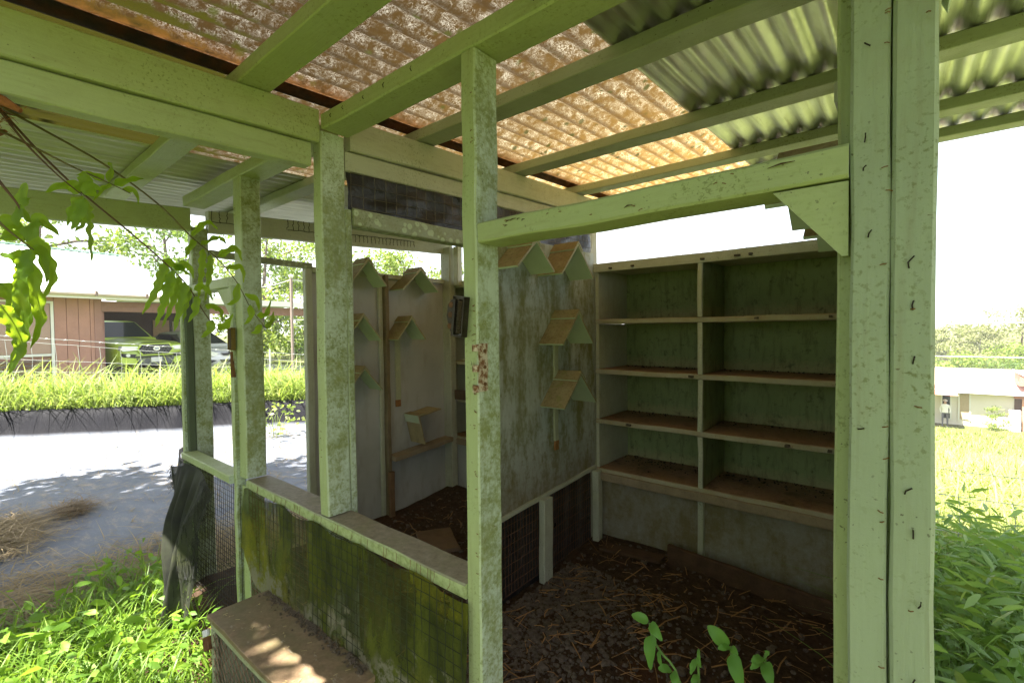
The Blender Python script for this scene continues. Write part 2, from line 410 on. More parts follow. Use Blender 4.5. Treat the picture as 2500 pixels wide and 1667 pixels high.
def roof_sheet(x0, x1, y0, y1, dz, m, amp=.0085):
    n = int(round((x1-x0)/PIT*8)); b = MB()
    def fn(u, v):
        x = x0+(x1-x0)*u; y = y0+(y1-y0)*v
        return (x, y, zb(y)+.0505+dz+amp*math.sin(2*math.pi*x/PIT)+.002*mnoise.noise(Vector((x*3, y*2, dz*900))))
    b.grid(fn, n, 24)
    return b.build('roof_sheet', m, shed, True)
YA, YB_ = -.20, 2.93
roof_sheet(-3.66, -2.96, YA, YB_, .0045, ZL)
roof_sheet(-3.05, -2.36, YA, YB_, .0, ZL)
roof_sheet(-2.42, -1.50, YA, YB_, .0045, FM)
roof_sheet(-1.56, -.60, YA, YB_, .0085, FM)
roof_sheet(-.645, .04, YA, YB_, .0, ZM)
roof_sheet(-.04, .76, YA, YB_, .0035, ZM)
roof_sheet(.68, 1.46, YA, YB_, .0070, ZM)

# walls: partition between the two bays
def wall_mat():
    s = NT('stained_panel'); X = s.xyz()
    n1 = s.noise(2.2, 5, .6); st = s.noise(9, 7, .7, s.map(s.pos, (1, 1.3, .42))); fi = s.noise(120, 4, .7); sp = s.noise(30, 7, .75)
    c = s.mix(s.ramp(n1, .35, .65), (.43, .49, .455), (.52, .575, .53))
    c = s.mix(s.ramp(st, .40, .64, 0, .82), c, (.21, .21, .095))
    c = s.mix(s.ramp(s.math('ADD', s.math('MULTIPLY', sp, .5), s.math('MULTIPLY', st, .5)), .48, .60, 0, .8), c, (.19, .20, .06))
    low = s.math('ADD', s.ramp(X[2], 1.0, .45), s.math('MULTIPLY', s.math('SUBTRACT', sp, .5), .9))
    c = s.mix(s.ramp(low, .35, 1.0, 0, .7), c, (.20, .14, .075))
    c = s.mix(s.ramp(fi, .66, .74, 0, .6), c, (.62, .64, .56))
    c = s.mix(s.ramp(s.noise(75, 3, .5), .68, .74, 0, .7), c, (.10, .08, .04))
    return s.done(s.bsdf(c, .62, 0, s.bump(fi, .15, .001), .35))
def wall_mat2():
    s = NT('grey_panel'); X = s.xyz()
    n1 = s.noise(2.0, 5, .6); st = s.noise(8, 7, .7, s.map(s.pos, (1, 1.3, .4))); fi = s.noise(120, 4, .7)
    c = s.mix(s.ramp(n1, .35, .65), (.40, .40, .38), (.50, .50, .47))
    c = s.mix(s.ramp(st, .50, .75, 0, .55), c, (.26, .20, .12))
    c = s.mix(s.ramp(fi, .66, .74, 0, .5), c, (.24, .18, .11))
    return s.done(s.bsdf(c, .62, 0, s.bump(fi, .15, .001), .35))
WM, WM2 = wall_mat(), wall_mat2()
b = MB()
b.prism([(0, 1.62, .452), (0, 2.528, .505), (0, 2.528, 1.80), (0, 1.62, 1.79)], (-1.480, 0, 0), (-1.467, 0, 0)); b.build('wall_panel', WM, shed)
b = MB(); b.lumber((-1.462, 1.62, .458), (-1.462, 2.528, .512), (.007, 0, 0), (0, 0, .011), 8); b.build('panel_rail', PI['y'], shed)
lum('door_jamb', -1.515, -1.470, 1.565, 1.617, .06, 1.705, PI)
lum('post', -1.460, -1.418, 2.478, 2.531, .05, .498, PI)
lum('post', -1.520, -1.484, 2.50, 2.60, .05, 1.95, PI)
lum('post', -1.462, -1.425, 1.945, 2.022, .02, .474, PI)
b = MB(); b.lumber((-1.495, .914, 1.742), (-1.495, 1.62, 1.742), (.030, 0, 0), (0, 0, .030), 8); b.build('door_header', PL['y'], shed)
# left end wall
bx('wall_panel', -2.870, -2.858, 1.478, 2.0175, -.02, 1.716, WM2, shed, wob=.0003)
bx('wall_panel', -2.871, -2.859, 2.0185, 2.64, -.02, 1.716, WM2, shed, wob=.0003)
lum('stud', -2.858, -2.805, 1.985, 2.016, .02, 1.74, {a: simple('aged_stud', (.20, .155, .085), .8, 0, .3, 14) for a in 'xyz'})
lum('stud', -2.857, -2.835, 1.952, 1.984, .02, 1.70, PI)
lum('stud', -2.802, -2.775, 1.975, 2.018, .0, .36, {a: simple('bare_stake', (.20, .115, .06), .85, 0, .3, 20) for a in 'xyz'})
lum('door_jamb', -2.880, -2.838, 1.432, 1.476, -.08, 1.738, PI)
lum('wall_rail', -2.885, -2.835, 1.478, 2.56, 1.717, 1.750, PI)
b = MB(); b.lumber((-2.86, .92, 1.772), (-2.86, 1.476, 1.756), (.022, 0, 0), (0, 0, .017), 8); b.build('door_header', PL['y'], shed)
b = MB(); b.lumber((-2.805, 2.018, .448), (-2.805, 2.56, .490), (.050, 0, 0), (0, 0, .017), 6); b.build('ledge', simple('soiled_board', (.30, .235, .155), .85, 0, .3, 16), shed)
lum('post', -2.880, -2.775, 2.562, 2.625, -.02, 2.0, PI)
lum('post', -2.750, -2.700, 2.580, 2.630, 1.70, 2.0, PI)
# right end wall, seen edge on behind the big post
bx('wall_panel', -.084, -.070, .918, 2.53, .02, 1.70, WM, shed, wob=.0003)
lum('wall_rail', -.095, -.050, .918, 2.95, 1.702, 1.735, PI)
lum('post', -.095, -.050, 2.86, 2.93, -.5, 2.06, PI)
lum('top_plate', -2.86, -.02, 2.905, 2.95, 2.04, 2.10, PI)
# back wall below the nest boxes
bx('wall_panel', -1.47, -.86, 2.585, 2.597, .0, .47, WM, shed, wob=.0003)
bx('wall_panel', -.835, -.084, 2.586, 2.598, .0, .47, WM, shed, wob=.0003)
bx('wall_panel', -2.90, -1.50, 2.650, 2.662, -.02, .47, WM2, shed, wob=.0003)
lum('stud', -.862, -.832, 2.555, 2.584, .02, .472, PI)

# ---- shed: wire mesh panels
wire_rust = simple('rusty_wire', (.24, .13, .075), .75, .3, .4, 60)
wire_dark = simple('dark_wire', (.035, .032, .025), .7, .3, .3, 60)
wire_pale = simple('galvanised_wire', (.55, .56, .55), .5, .5, .2, 40)
def mesh_panel(name, m, o, u, v, nu, nv, r, parent=None, jit=.0015, rr=3):
    """square wire mesh: o origin, u and v the two sides"""
    o, u, v = Vector(o), Vector(u), Vector(v); b = MB(); nn = u.cross(v).normalized()
    for i in range(nu+1):
        pts = [o+u*(i/nu)+v*(k/6)+u.normalized()*rng.uniform(-jit, jit)+nn*rng.uniform(-jit, jit) for k in range(7)]
        b.tube(pts, r, rr, False)
    for j in range(nv+1):
        pts = [o+v*(j/max(nv, 1))+u*(k/8)+v.normalized()*rng.uniform(-jit, jit)+nn*rng.uniform(-jit, jit) for k in range(9)]
        b.tube(pts, r, rr, False)
    ob = b.build(name, m, parent if parent is not None else shed); ob['kind'] = 'stuff'; return ob
mesh_panel('wire_mesh', wire_rust, (-1.472, 1.62, .07), (0, .33, .01), (0, 0, .385), 14, 8, .0011)
mesh_panel('wire_mesh', wire_rust, (-1.472, 2.02, .07), (0, .46, .02), (0, 0, .40), 19, 8, .0011)
mesh_panel('wire_mesh', simple('old_wire', (.16, .14, .10), .7, .3, .3, 60), (-1.471, .91, 1.775), (0, 1.6, .055), (0, 0, .118), 34, 3, .0011)
# broken mesh ends on the far beam
mesh_panel('wire_mesh', wire_dark, (-2.838, .93, 1.935), (0, .22, .012), (0, 0, .06), 6, 0, .002, None, .004)
mesh_panel('wire_mesh', wire_dark, (-2.838, 1.33, 1.955), (0, .20, .011), (0, 0, .06), 6, 0, .002, None, .004)
mesh_panel('wire_mesh', wire_dark, (-2.838, 1.72, 1.985), (0, .55, .028), (0, 0, -.045), 18, 0, .002, None, .003)
mesh_panel('wire_mesh', wire_dark, (-2.860, 1.49, 1.752), (0, 1.05, .02), (0, 0, .045), 36, 2, .001)
mesh_panel('wire_mesh', wire_dark, (-1.40, 2.62, 1.725), (1.25, 0, 0), (0, 0, .045), 46, 2, .0009)
# lower front screens
mesh_panel('wire_mesh', wire_dark, (-2.83, .800, -.06), (.63, 0, 0), (0, 0, .755), 26, 31, .0013)
mesh_panel('wire_mesh', wire_rust, (-2.118, .806, -.08), (.60, 0, 0), (0, 0, .78), 21, 26, .0012)

# black plastic over the top of the partition and behind its lower mesh
def black_mat():
    s = NT('black_plastic'); n = s.noise(14, 5, .6, None, 1.0); n2 = s.noise(90, 3, .6)
    c = s.mix(s.ramp(n2, .55, .72, 0, .6), (.011, .011, .013), (.05, .055, .05))
    return s.done(s.bsdf(c, s.ramp(n, .3, .7, .25, .5), 0, s.bump(n, .8, .01), .5))
BM = black_mat()
b = MB()
b.grid(lambda u, v: (-1.482+.006*math.sin(u*55+2*math.sin(v*4+u*9))+.006*mnoise.noise(Vector((u*14, v*5, 1))), .90+1.62*u, 1.755+v*(.140+.054*u)), 90, 10)
tag(b.build('black_sheet', BM, None, True), 'black plastic sheet behind wire mesh above the inner door opening', 'plastic sheet')
b = MB(); b.grid(lambda u, v: (-1.484+.004*math.sin(u*40), 1.62+.88*u, .02+v*.46), 40, 6)
tag(b.build('black_sheet', BM, None, True), 'black sheet behind the rusty mesh under the stained panel', 'plastic sheet')

# ------------------------------------------------------------------ nest box shelving
def shelf_mat():
    s = NT('nest_shelf'); nz = s.xyz(s.geo.outputs['True Normal'])[2]; n = s.noise(8, 6, .7); n2 = s.noise(70, 5, .7)
    paint = s.mix(s.ramp(n, .4, .7), (.44, .42, .31), (.38, .31, .19)); paint = s.mix(s.ramp(n2, .62, .72, 0, .7), paint, (.16, .10, .05))
    top = s.mix(s.ramp(n2, .3, .7), (.26, .14, .075), (.40, .26, .16)); top = s.mix(s.ramp(n, .5, .7, 0, .8), top, (.05, .035, .02))
    return s.done(s.bsdf(s.mix(s.ramp(nz, .6, .9), paint, top), .75, 0, s.bump(n2, .5, .003), .3))
def nest_back():
    s = NT('nest_back'); X = s.xyz(); n = s.noise(5, 6, .65); n2 = s.noise(60, 5, .7); st = s.noise(22, 5, .7, s.map(s.pos, (1.5, 1, .3)))
    c = s.mix(s.ramp(n, .35, .7), (.225, .29, .13), (.275, .345, .165))
    zz = s.math('MODULO', s.math('SUBTRACT', X[2], .205), .30)
    low = s.math('ADD', s.ramp(zz, .11, .0), s.math('MULTIPLY', s.math('SUBTRACT', n2, .5), .9))
    c = s.mix(s.ramp(low, .35, .85, 0, .85), c, (.40, .37, .19))
    c = s.mix(s.ramp(st, .50, .66, 0, .65), c, (.12, .125, .055))
    c = s.mix(s.ramp(s.noise(26, 6, .7), .58, .66, 0, .6), c, (.07, .065, .03))
    return s.done(s.bsdf(c, .65, 0, s.bump(n2, .2, .001), .3))
ICO = [(0, 0, 1), (.89, 0, .45), (.28, .85, .45), (-.72, .53, .45), (-.72, -.53, .45), (.28, -.85, .45), (.72, .53, -.45), (-.28, .85, -.45), (-.89, 0, -.45), (-.28, -.85, -.45), (.72, -.53, -.45), (0, 0, -1)]
ICF = [(0, 1, 2), (0, 2, 3), (0, 3, 4), (0, 4, 5), (0, 5, 1), (1, 6, 2), (2, 7, 3), (3, 8, 4), (4, 9, 5), (5, 10, 1), (2, 6, 7), (3, 7, 8), (4, 8, 9), (5, 9, 10), (1, 10, 6), (11, 7, 6), (11, 8, 7), (11, 9, 8), (11, 10, 9), (11, 6, 10)]
def pebble(b, c, r, sq=.7):
    s3 = (r*rng.uniform(.7, 1.2), r*rng.uniform(.7, 1.2), r*sq*rng.uniform(.7, 1.1)); a = rng.uniform(0, 6.28); ca, sa = math.cos(a), math.sin(a)
    vs = []
    for x, y, z in ICO:
        x *= s3[0]*rng.uniform(.8, 1.2); y *= s3[1]*rng.uniform(.8, 1.2); vs.append((c[0]+x*ca-y*sa, c[1]+x*sa+y*ca, c[2]+z*s3[2]))
    b.add(vs, ICF)
crumb = pebble
SHM, NBM = shelf_mat(), nest_back()
droppings = simple('dry_litter', (.045, .028, .016), .95, 0, .5, 40, .8)
def nest_unit(name, x0, x1, yf, label, divs):
    t = empty(name, ((x0+x1)/2, yf+.2, .5), label, 'nest boxes')
    y1 = yf+.385
    zs = (.490, .790, 1.090, 1.390); lit = MB()
    for i, z in enumerate(zs):
        h = .028 if i else .034
        bx('shelf', x0, x1, yf-.004*(i == 0), y1, z-h/2, z+h/2, SHM, t, 10)
    bx('top_board', x0, x1, yf, y1, 1.700, 1.722, PI['x'], t, 8)
    bx('face_rail', x0, x1, yf-.016, yf-.001, 1.684, 1.735, PI['x'], t, 8)
    bx('face_rail', x0, x1, yf-.024, yf-.005, .440, .486, simple('soiled_board', (.24, .16, .10)), t, 8)
    bx('backing', x0, x1, y1, y1+.008, .47, 1.72, NBM, t, 2, .0005, .0002)
    zc = [.507]+[z+.015 for z in zs[1:]]; zt = [z-.015 for z in zs[1:]]+[1.699]
    for a, c in zip(zc, zt):
        for x in divs:
            bx('divider', x-.011, x+.011, yf+.004, y1-.012, a, c, NBM if x not in (divs[0], divs[-1]) else PI['z'], t, 3)
            if divs[0] < x < divs[-1]: bx('face_strip', x-.0125, x+.0125, yf-.010, yf+.003, a, c, PI['z'], t, 3)
    for i in range(len(divs)-1):
        for a, c in zip(zc, zt):
            bx('back_panel', divs[i]+.012, divs[i+1]-.012, y1-.010, y1-.002, a+.001, c-.001, NBM, t, 2, .0005, .0002)
            xa, xb = divs[i]+.016, divs[i+1]-.016
            for q in range(150 if a < .6 else 45):                 # crumbs of litter, thickest against the back
                y_ = y1-.014-abs(rng.gauss(0, .09 if a < .6 else .05)); r_ = rng.uniform(.002, .007)
                if y_ > yf+.03: crumb(lit, (rng.uniform(xa, xb), y_, a+r_*.4), r_)
    o = lit.build('litter', droppings, t); o['kind'] = 'stuff'
    for i in range(14):                                            # small cleats and nail heads along the edges
        z = rng.choice(zs[1:]+(1.70,)); x = rng.uniform(x0+.05, x1-.05)
        bx('cleat', x, x+rng.uniform(.012, .03), yf-.022-.01*(z > 1.6), yf-.0165*(z > 1.6)-.001, z-.004, z+.006, simple('dark_cleat', (.07, .055, .035)), t, 2, .001)
    return t
nest_unit('nest_box_shelving', -1.462, -.100, 2.534, 'wide pale green nest box shelving, two columns, facing the empty doorway', (-1.450, -.838, -.112))
nest_unit('nest_box_shelving', -2.865, -1.535, 2.634, 'narrow glimpse of nest box shelving in the far bay, behind the wire hinge post', (-2.853, -2.14, -1.547))
tag(bx('loose_board', -2.80, -2.45, 2.600, 2.618, .80, .875, simple('dark_board', (.10, .065, .04), .85, 0, .3, 18)), 'dark brown board propped across a far bay nest box', 'board')

# ------------------------------------------------------------------ perches
def perch_top_mat():
    s = NT('perch_top'); nz = s.xyz(s.geo.outputs['True Normal'])[2]; n = s.noise(9, 6, .65); n2 = s.noise(70, 5, .7)
    top = s.mix(s.ramp(n, .35, .65), (.26, .19, .09), (.36, .30, .16)); top = s.mix(s.ramp(n2, .5, .7, 0, .7), top, (.14, .085, .04))
    top = s.mix(s.ramp(s.noise(20, 5, .6), .55, .68, 0, .6), top, (.22, .22, .06))
    und = s.mix(s.ramp(n, .4, .7), (.50, .60, .42), (.56, .66, .48)); und = s.mix(s.ramp(n2, .66, .72, 0, .6), und, (.12, .1, .05))
    return s.done(s.bsdf(s.mix(s.ramp(nz, -.3, .1), und, top), .7, 0, s.bump(n2, .3, .002), .3))
PTM = perch_top_mat()
def perch(wx, y, z, half, drop, out, sgn, label, tilt=0.0, pm=None):
    """roof-shaped perch on a wall at x=wx; ridge sticks out by out; sgn the side it faces"""
    t = empty('pigeon_perch', (wx, y, z-drop), label, 'perch', 'roof-shaped perches')
    th = .010
    for sd_ in (-1, 1):
        a = Vector((0, 0, 0)); e = Vector((0, sd_*half, -drop)); nn = Vector((0, sd_*drop, half)).normalized()
        vs = []
        for dx in (.001, out):
            for q in (a, e, e-nn*th, a-Vector((0, 0, th*1.35))):
                vs.append(q+Vector((sgn*dx, 0, 0)))
        fs = [(0, 1, 2, 3), (7, 6, 5, 4), (0, 4, 5, 1), (1, 5, 6, 2), (2, 6, 7, 3), (3, 7, 4, 0)]
        if sd_*sgn > 0: fs = [tuple(reversed(f)) for f in fs]
        rot = Matrix.Rotation(tilt, 3, 'X')
        vs = [rot @ v+Vector((wx, y, z)) for v in vs]
        mk('slope_board', vs, fs, pm or PTM, t)
    rot = Matrix.Rotation(tilt, 3, 'X')
    for sd_ in (-1, 1):                                                     # ridge cap strips
        e = Vector((0, sd_*half*.24, -drop*.24)); nn = Vector((0, sd_*drop, half)).normalized()*.008
        vs = []
        for dx in (0.0, out+.003):
            for q in (Vector((0, 0, .011)), e+nn, e+nn*.08, Vector((0, 0, .0012))):
                vs.append(rot @ (q+Vector((sgn*dx, 0, 0)))+Vector((wx, y, z)))
        fs = [(0, 1, 2, 3), (7, 6, 5, 4), (0, 4, 5, 1), (1, 5, 6, 2), (2, 6, 7, 3), (3, 7, 4, 0)]
        if sd_*sgn > 0: fs = [tuple(reversed(f)) for f in fs]
        mk('ridge_cap', vs, fs, PTM, t)
    b = MB(); b.add([rot @ Vector(v)+Vector((wx, y, z)) for v in ((sgn*.004, -half*.45, -drop*.47), (sgn*.004, half*.45, -drop*.47), (sgn*.004, 0, -.016), (sgn*.02, -half*.45, -drop*.47), (sgn*.02, half*.45, -drop*.47), (sgn*.02, 0, -.016))],
                    [(0, 1, 2), (5, 4, 3), (0, 3, 4, 1), (1, 4, 5, 2), (2, 5, 3, 0)]); b.build('wedge_block', PI['y'], t)
    return t
WX = -1.466
perch(WX, 1.765, 1.765, .145, .135, .145, 1, 'roof-shaped perch high on the stained panel, nearest the hinge post')
perch(WX, 2.115, 1.790, .155, .165, .150, 1, 'roof-shaped perch high on the stained panel, nearest the nest boxes')
perch(WX, 2.115, 1.440, .150, .165, .150, 1, 'roof-shaped perch on the stained panel at the top of its batten')
perch(WX, 2.132, 1.118, .160, .165, .150, 1, 'lowest roof-shaped perch on the stained panel above the batten end')
LX = -2.858
perch(LX+.004, 1.79, 1.82, .14, .165, .15, 1, 'far wall perch just right of the mossy middle post, highest')
perch(LX+.004, 1.745, 1.455, .14, .165, .15, 1, 'far wall perch just right of the mossy middle post, second down')
perch(LX+.004, 1.745, 1.115, .14, .155, .15, 1, 'far wall perch just right of the mossy middle post, lowest')
perch(LX+.004, 2.215, 1.795, .165, .155, .16, 1, 'weathered roof-shaped perch at the top of the grey far wall')
perch(LX+.004, 2.125, 1.445, .125, .155, .16, 1, 'roof-shaped perch on the grey far wall above a long batten')
perch(LX+.004, 2.170, .735, .145, .160, .16, 1, 'tipped perch twisted sideways at the foot of the far wall batten', tilt=R(56), pm=simple('tan_perch', (.36, .29, .155), .75, 0, .3, 14))
perch(-.072-.02, 1.30, 1.755, .16, .145, .15, -1, 'perch on the right end wall peeping from behind the corner gusset')
perch(-.072-.02, 1.78, 1.755, .16, .145, .15, -1, 'second perch on the right end wall, deeper behind the gusset')
# battens carrying the perches are fixed to the walls
bat = simple('batten_paint', (.44, .46, .30), .65, 0, .12, 20)
def batten(x, y0, y1, z0, z1):
    bx('batten', x, x+.012, y0, y1, z0+.05, z1, bat, shed, 6)
    bx('batten', x+.0005, x+.0125, y0+.001, y1-.001, z0, z0+.049, simple('bare_rust_wood', (.32, .15, .05), .8, 0, .3, 40), shed, 2)
batten(-1.4665, 2.092, 2.128, .70, 1.30); batten(LX, 2.09, 2.135, .80, 1.32)

# ------------------------------------------------------------------ hardware
rustm = simple('rust', (.16, .075, .03), .85, .25, .45, 50, .7)
rust_flake = None
def hinge_mat():
    s = NT('flaking_hinge'); n = s.noise(60, 6, .7); c = s.mix(s.ramp(n, .45, .56), (.55, .47, .36), (.20, .085, .03)); c = s.mix(s.ramp(n, .56, .68), c, (.07, .03, .015))
    return s.done(s.bsdf(c, .8, 0, s.bump(n, .8, .003)))
HM = hinge_mat()
grease = simple('greasy_iron', (.045, .036, .026), .35, .6, .5, 40, .5)
def spring_hinge(x, y, z, sc, label, tilt, m=grease):
    t = empty('spring_hinge', (x, y, z), label, 'hinge')
    rot = Matrix.Rotation(tilt, 3, 'Y')
    def T(q): return rot @ (Vector(q)*sc)+Vector((x, y, z))
    def part(name, b, mm): b.v = [tuple(T(v)) for v in b.v]; return b.build(name, mm, t)
    b = MB(); b.prism([(-.058, 0, .030), (-.045, 0, .045), (-.018, 0, .052), (-.012, 0, .05), (-.012, 0, -.05), (-.040, 0, -.050), (-.052, 0, -.030), (-.060, 0, -.004)], (0, -.004, 0), (0, .001, 0)); part('side_plate', b, m)
    for zz in (.030, .0, -.034):
        b = MB(); an = [2*math.pi*k/10 for k in range(10)]
        b.prism([(-.040+.009*math.cos(a), 0, zz+.009*math.sin(a)) for a in an], (0, -.009, 0), (0, -.003, 0)); part('bolt', b, rustm)
    b = MB(); b.box(-.016, -.006, -.024, .0, -.056, .056); b.box(.024, .029, -.022, .0, -.056, .054); b.box(-.016, .029, -.024, 0, -.060, -.055); b.box(-.016, .029, -.024, 0, .050, .058); part('channel', b, m)
    b = MB(); b.tube([(.009+.0105*math.cos(k*.55), -.012+.0105*math.sin(k*.55), -.052+.100*k/190) for k in range(191)], .0024, 5); part('spring', b, simple('spring_steel', (.10, .075, .055), .4, .7, .3, 60))
    return t
spring_hinge(-.818, .792, 1.383, .80, 'greasy iron spring hinge bolted to the front of the hinge post', R(7))
b_hinge = empty('hinge_leaf', (-.772, .83, 1.27), 'flaking rusty hinge leaf with three knuckles below the spring hinge', 'hinge')
bx('leaf_plate', -.7735, -.7705, .803, .832, 1.205, 1.318, HM, b_hinge, 4, .0008)
for z in (1.310, 1.262, 1.214):
    b = MB(); b.tube([(-.778, .797, z-.010), (-.778, .797, z+.006)], .0085, 8); b.build('knuckle', HM, b_hinge)
for z in (1.30, 1.262, 1.222):
    b = MB(); b.tube([(-.771, .820, z), (-.7688, .820, z)], .0045, 8); b.build('screw', rustm, b_hinge)
spring_hinge(-2.205, .792, 1.325, .80, 'small rusty spring hinge on the left door post among fern tips', R(2), simple('yellow_rust', (.17, .11, .03), .8, .2, .4, 50))
b = MB(); b.tube([(-2.212, .79, 1.27), (-2.212, .79, 1.20), (-2.209, .79, 1.16)], .010, 8); tag(b.build('hinge_barrel', rustm), 'rusty cylindrical hinge barrel hanging below the small spring hinge', 'hinge')
lt = empty('latch', (-2.91, .79, .73), 'small dark metal latch tab with a hole beside the cloth-hung door', 'latch')
b = MB(); n = 14
outer = [(-2.965, .715), (-2.90, .755), (-2.90, .665), (-2.950, .668)]
ring = []
for k in range(n):
    a = 2*math.pi*k/n; ring.append((-2.935+.013*math.cos(a), .706+.015*math.sin(a)))
pts = []
for k in range(n):
    a = 2*math.pi*k/n; dx, dz = math.cos(a), math.sin(a); s_ = .036/max(abs(dx), abs(dz)); pts.append((-2.932+dx*s_, .708+dz*s_*1.1+ (dx*s_)*.35))
vs = [(x, .785, z) for x, z in ring]+[(x, .785, z) for x, z in pts]+[(x, .788, z) for x, z in ring]+[(x, .788, z) for x, z in pts]
fs = []
for k in range(n):
    k2 = (k+1) % n
    fs += [(k, k2, n+k2, n+k), (2*n+k2, 2*n+k, 3*n+k, 3*n+k2), (k2, k, 2*n+k, 2*n+k2), (n+k, n+k2, 3*n+k2, 3*n+k)]
mk('tab', vs, fs, grease, lt)
bx('pin', -2.905, -2.875, .783, .800, .69, .73, grease, lt, 2, .002)

# cloth-hung door leaf between the two left posts
door = empty('screen_door', (-2.52, .79, 0), 'narrow screen door with torn black cloth over its lower wire mesh', 'door')
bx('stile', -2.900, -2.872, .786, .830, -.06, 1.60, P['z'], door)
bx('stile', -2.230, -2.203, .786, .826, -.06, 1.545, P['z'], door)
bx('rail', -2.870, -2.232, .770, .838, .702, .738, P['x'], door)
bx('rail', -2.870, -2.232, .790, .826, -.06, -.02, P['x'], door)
bx('inner_stile', -2.869, -2.848, .800, .835, .74, 1.54, simple('dark_green_paint', (.09, .115, .07), .6, 0, .1, 8), door)

# nails, staples and slivers on the posts
dark = simple('dark_iron', (.03, .022, .015), .7, .4, .3, 50)
def staples(x0, x1, y, z0, z1, n, vertical=True, parent=shed):
    b = MB()
    for i in range(n):
        z = rng.uniform(z0, z1); x = rng.uniform(x0, x1); l = rng.uniform(.0018, .0042); a = rng.uniform(-.5, .5)
        b.tube([(x-l*math.cos(a), y-.001, z-l*math.sin(a)), (x, y-.003, z), (x+l*math.cos(a), y-.001, z+l*math.sin(a))], .0008, 4)
    o = b.build('staples', simple('rust_staple', (.20, .10, .035), .85, .2, .4, 60), parent); o['kind'] = 'stuff'
staples(-.786, -.780, .799, .75, 1.95, 30); staples(-1.503, -1.493, .799, .76, 1.95, 16); staples(-2.178, -2.168, .799, .76, 1.9, 14)
staples(-.029, -.022, .798, .1, 2.0, 22); staples(-.03, .02, .797, .1, 2.0, 9); staples(-.7, -.1, .801, 1.558, 1.592, 10)
b = MB()
for (x, z, l, a) in ((-.0465, 1.88, .009, 1.3), (-.047, 1.822, .010, 1.4), (-.046, 1.722, .009, -.8), (-.048, 1.60, .012, 1.5), (-.048, 1.56, .007, 1.1), (-.042, 1.472, .010, 1.2), (.001, 1.43, .016, 1.25), (.003, 1.375, .012, 1.5), (.004, 1.305, .010, 1.4), (-.050, 1.21, .007, .3), (.0, 1.135, .012, .9), (.005, 1.08, .012, 1.6), (.012, .99, .010, 1.3), (.005, .885, .014, 1.1), (-.018, .83, .014, 1.4), (.004, .66, .012, 1.2)):
    l *= .5; k = rng.uniform(-.6, .6)*l
    b.tube([(x-l*math.cos(a), .797, z-l*math.sin(a)), (x+k*.8, .7945, z), (x+l*math.cos(a), .796, z+l*math.sin(a))], .0010, 5)
o = b.build('bent_nails', dark, shed); o['kind'] = 'stuff'
b = MB()
for i in range(7):
    x = rng.uniform(-.72, -.1); z = rng.uniform(1.558, 1.59); l = rng.choice((.004, .006, .008, .018))
    b.tube([(x-l, .8005, z-.002), (x, .797, z), (x+l, .8005, z+.001)], [.0004, .0013, .0004], 5)
o = b.build('splinters', simple('rotten_wood', (.07, .035, .015), .9, 0, .3, 40), shed); o['kind'] = 'stuff'
b = MB()
for (x, z) in ((-1.40, 2.028), (-1.33, 2.030), (-1.22, 2.026), (-1.12, 2.028), (-1.0, 2.03), (-.6, 2.03), (-.45, 2.025)):
    l = rng.uniform(.003, .008); b.tube([(x, .799, z+l), (x-.001, .7965, z), (x+rng.uniform(-.003, .003), .799, z-l)], .0012, 5)
o = b.build('bent_nails', dark, shed); o['kind'] = 'stuff'

# ------------------------------------------------------------------ cloths on the lower front
def moss_cloth(alpha=.18, key='mossy_shade_cloth'):
    s = NT(key); X = s.xyz(); n = s.noise(3.2, 6, .65); st = s.noise(9, 6, .7, s.map(s.pos, (1.4, 1, .35))); fi = s.noise(160, 4, .7); mid = s.noise(24, 6, .7)
    c = s.mix(s.ramp(st, .35, .62), (.030, .040, .010), (.13, .155, .016))
    c = s.mix(s.ramp(n, .50, .64, 0, .85), c, (.28, .26, .012))
    c = s.mix(s.ramp(fi, .45, .7, 0, .45), c, (.02, .025, .008))
    zl = s.math('ADD', s.ramp(X[2], .64, .40), s.math('MULTIPLY', s.math('SUBTRACT', mid, .5), 2.8))
    zl = s.math('MULTIPLY', s.ramp(zl, .80, 1.05), s.ramp(s.noise(5, 3, .6), .42, .52))
    c = s.mix(s.math('MULTIPLY', zl, .85), c, (.28, .26, .19))
    d = s.bsdf(c, .85, 0, s.bump(s.math('ADD', fi, mid), .6, .004), .2)
    tr = s.n('ShaderNodeBsdfTranslucent'); s.set(tr.inputs[0], s.mix(.4, c, (.2, .22, .01)))
    tp = s.n('ShaderNodeBsdfTransparent')
    wv = s.math('MULTIPLY', s.ramp(s.math('SINE', s.math('MULTIPLY', X[0], 2200.0)), -.2, .2), s.ramp(s.math('SINE', s.math('MULTIPLY', X[2], 2200.0)), -.2, .2))
    hole = s.math('MULTIPLY', s.ramp(s.noise(4.0, 3, .5, s.map(s.pos, (1.6, 1, .5), (3, 1, 2))), .50, .62), alpha*2.2)
    return s.done(s.mixsh(s.math('ADD', hole, alpha*.3), s.mixsh(.25, d, tr.outputs[0]), tp.outputs[0]))
CL = moss_cloth()
def clothfn(x0, x1, y, ztop, zbot):
    def fn(u, v):
        x = x0+(x1-x0)*u; zb_ = zbot(u); zt = ztop+.010*math.sin(u*31)+.006*mnoise.noise(Vector((u*20, 0, 0))); z = zt+(zb_-zt)*v
        yy = y-.006-.012*math.sin(v*math.pi)*(.6+.8*mnoise.noise(Vector((x*4, z*3, 2))))-.018*v**3-.010*mnoise.noise(Vector((x*9, z*2.2, 5)))*v
        return (x, yy, z)
    return fn
def botl(u):
    if u < .03: return .46
    return max(.335, .46-.14*min(1, u/.16)**.8)+.012*math.sin(u*44)
b = MB(); b.grid(clothfn(-2.128, -.806, .795, .700, botl), 130, 44)
tag(b.build('shade_cloth', CL, None, True), 'mossy green shade cloth stapled along the sill above the mesh crate', 'cloth')
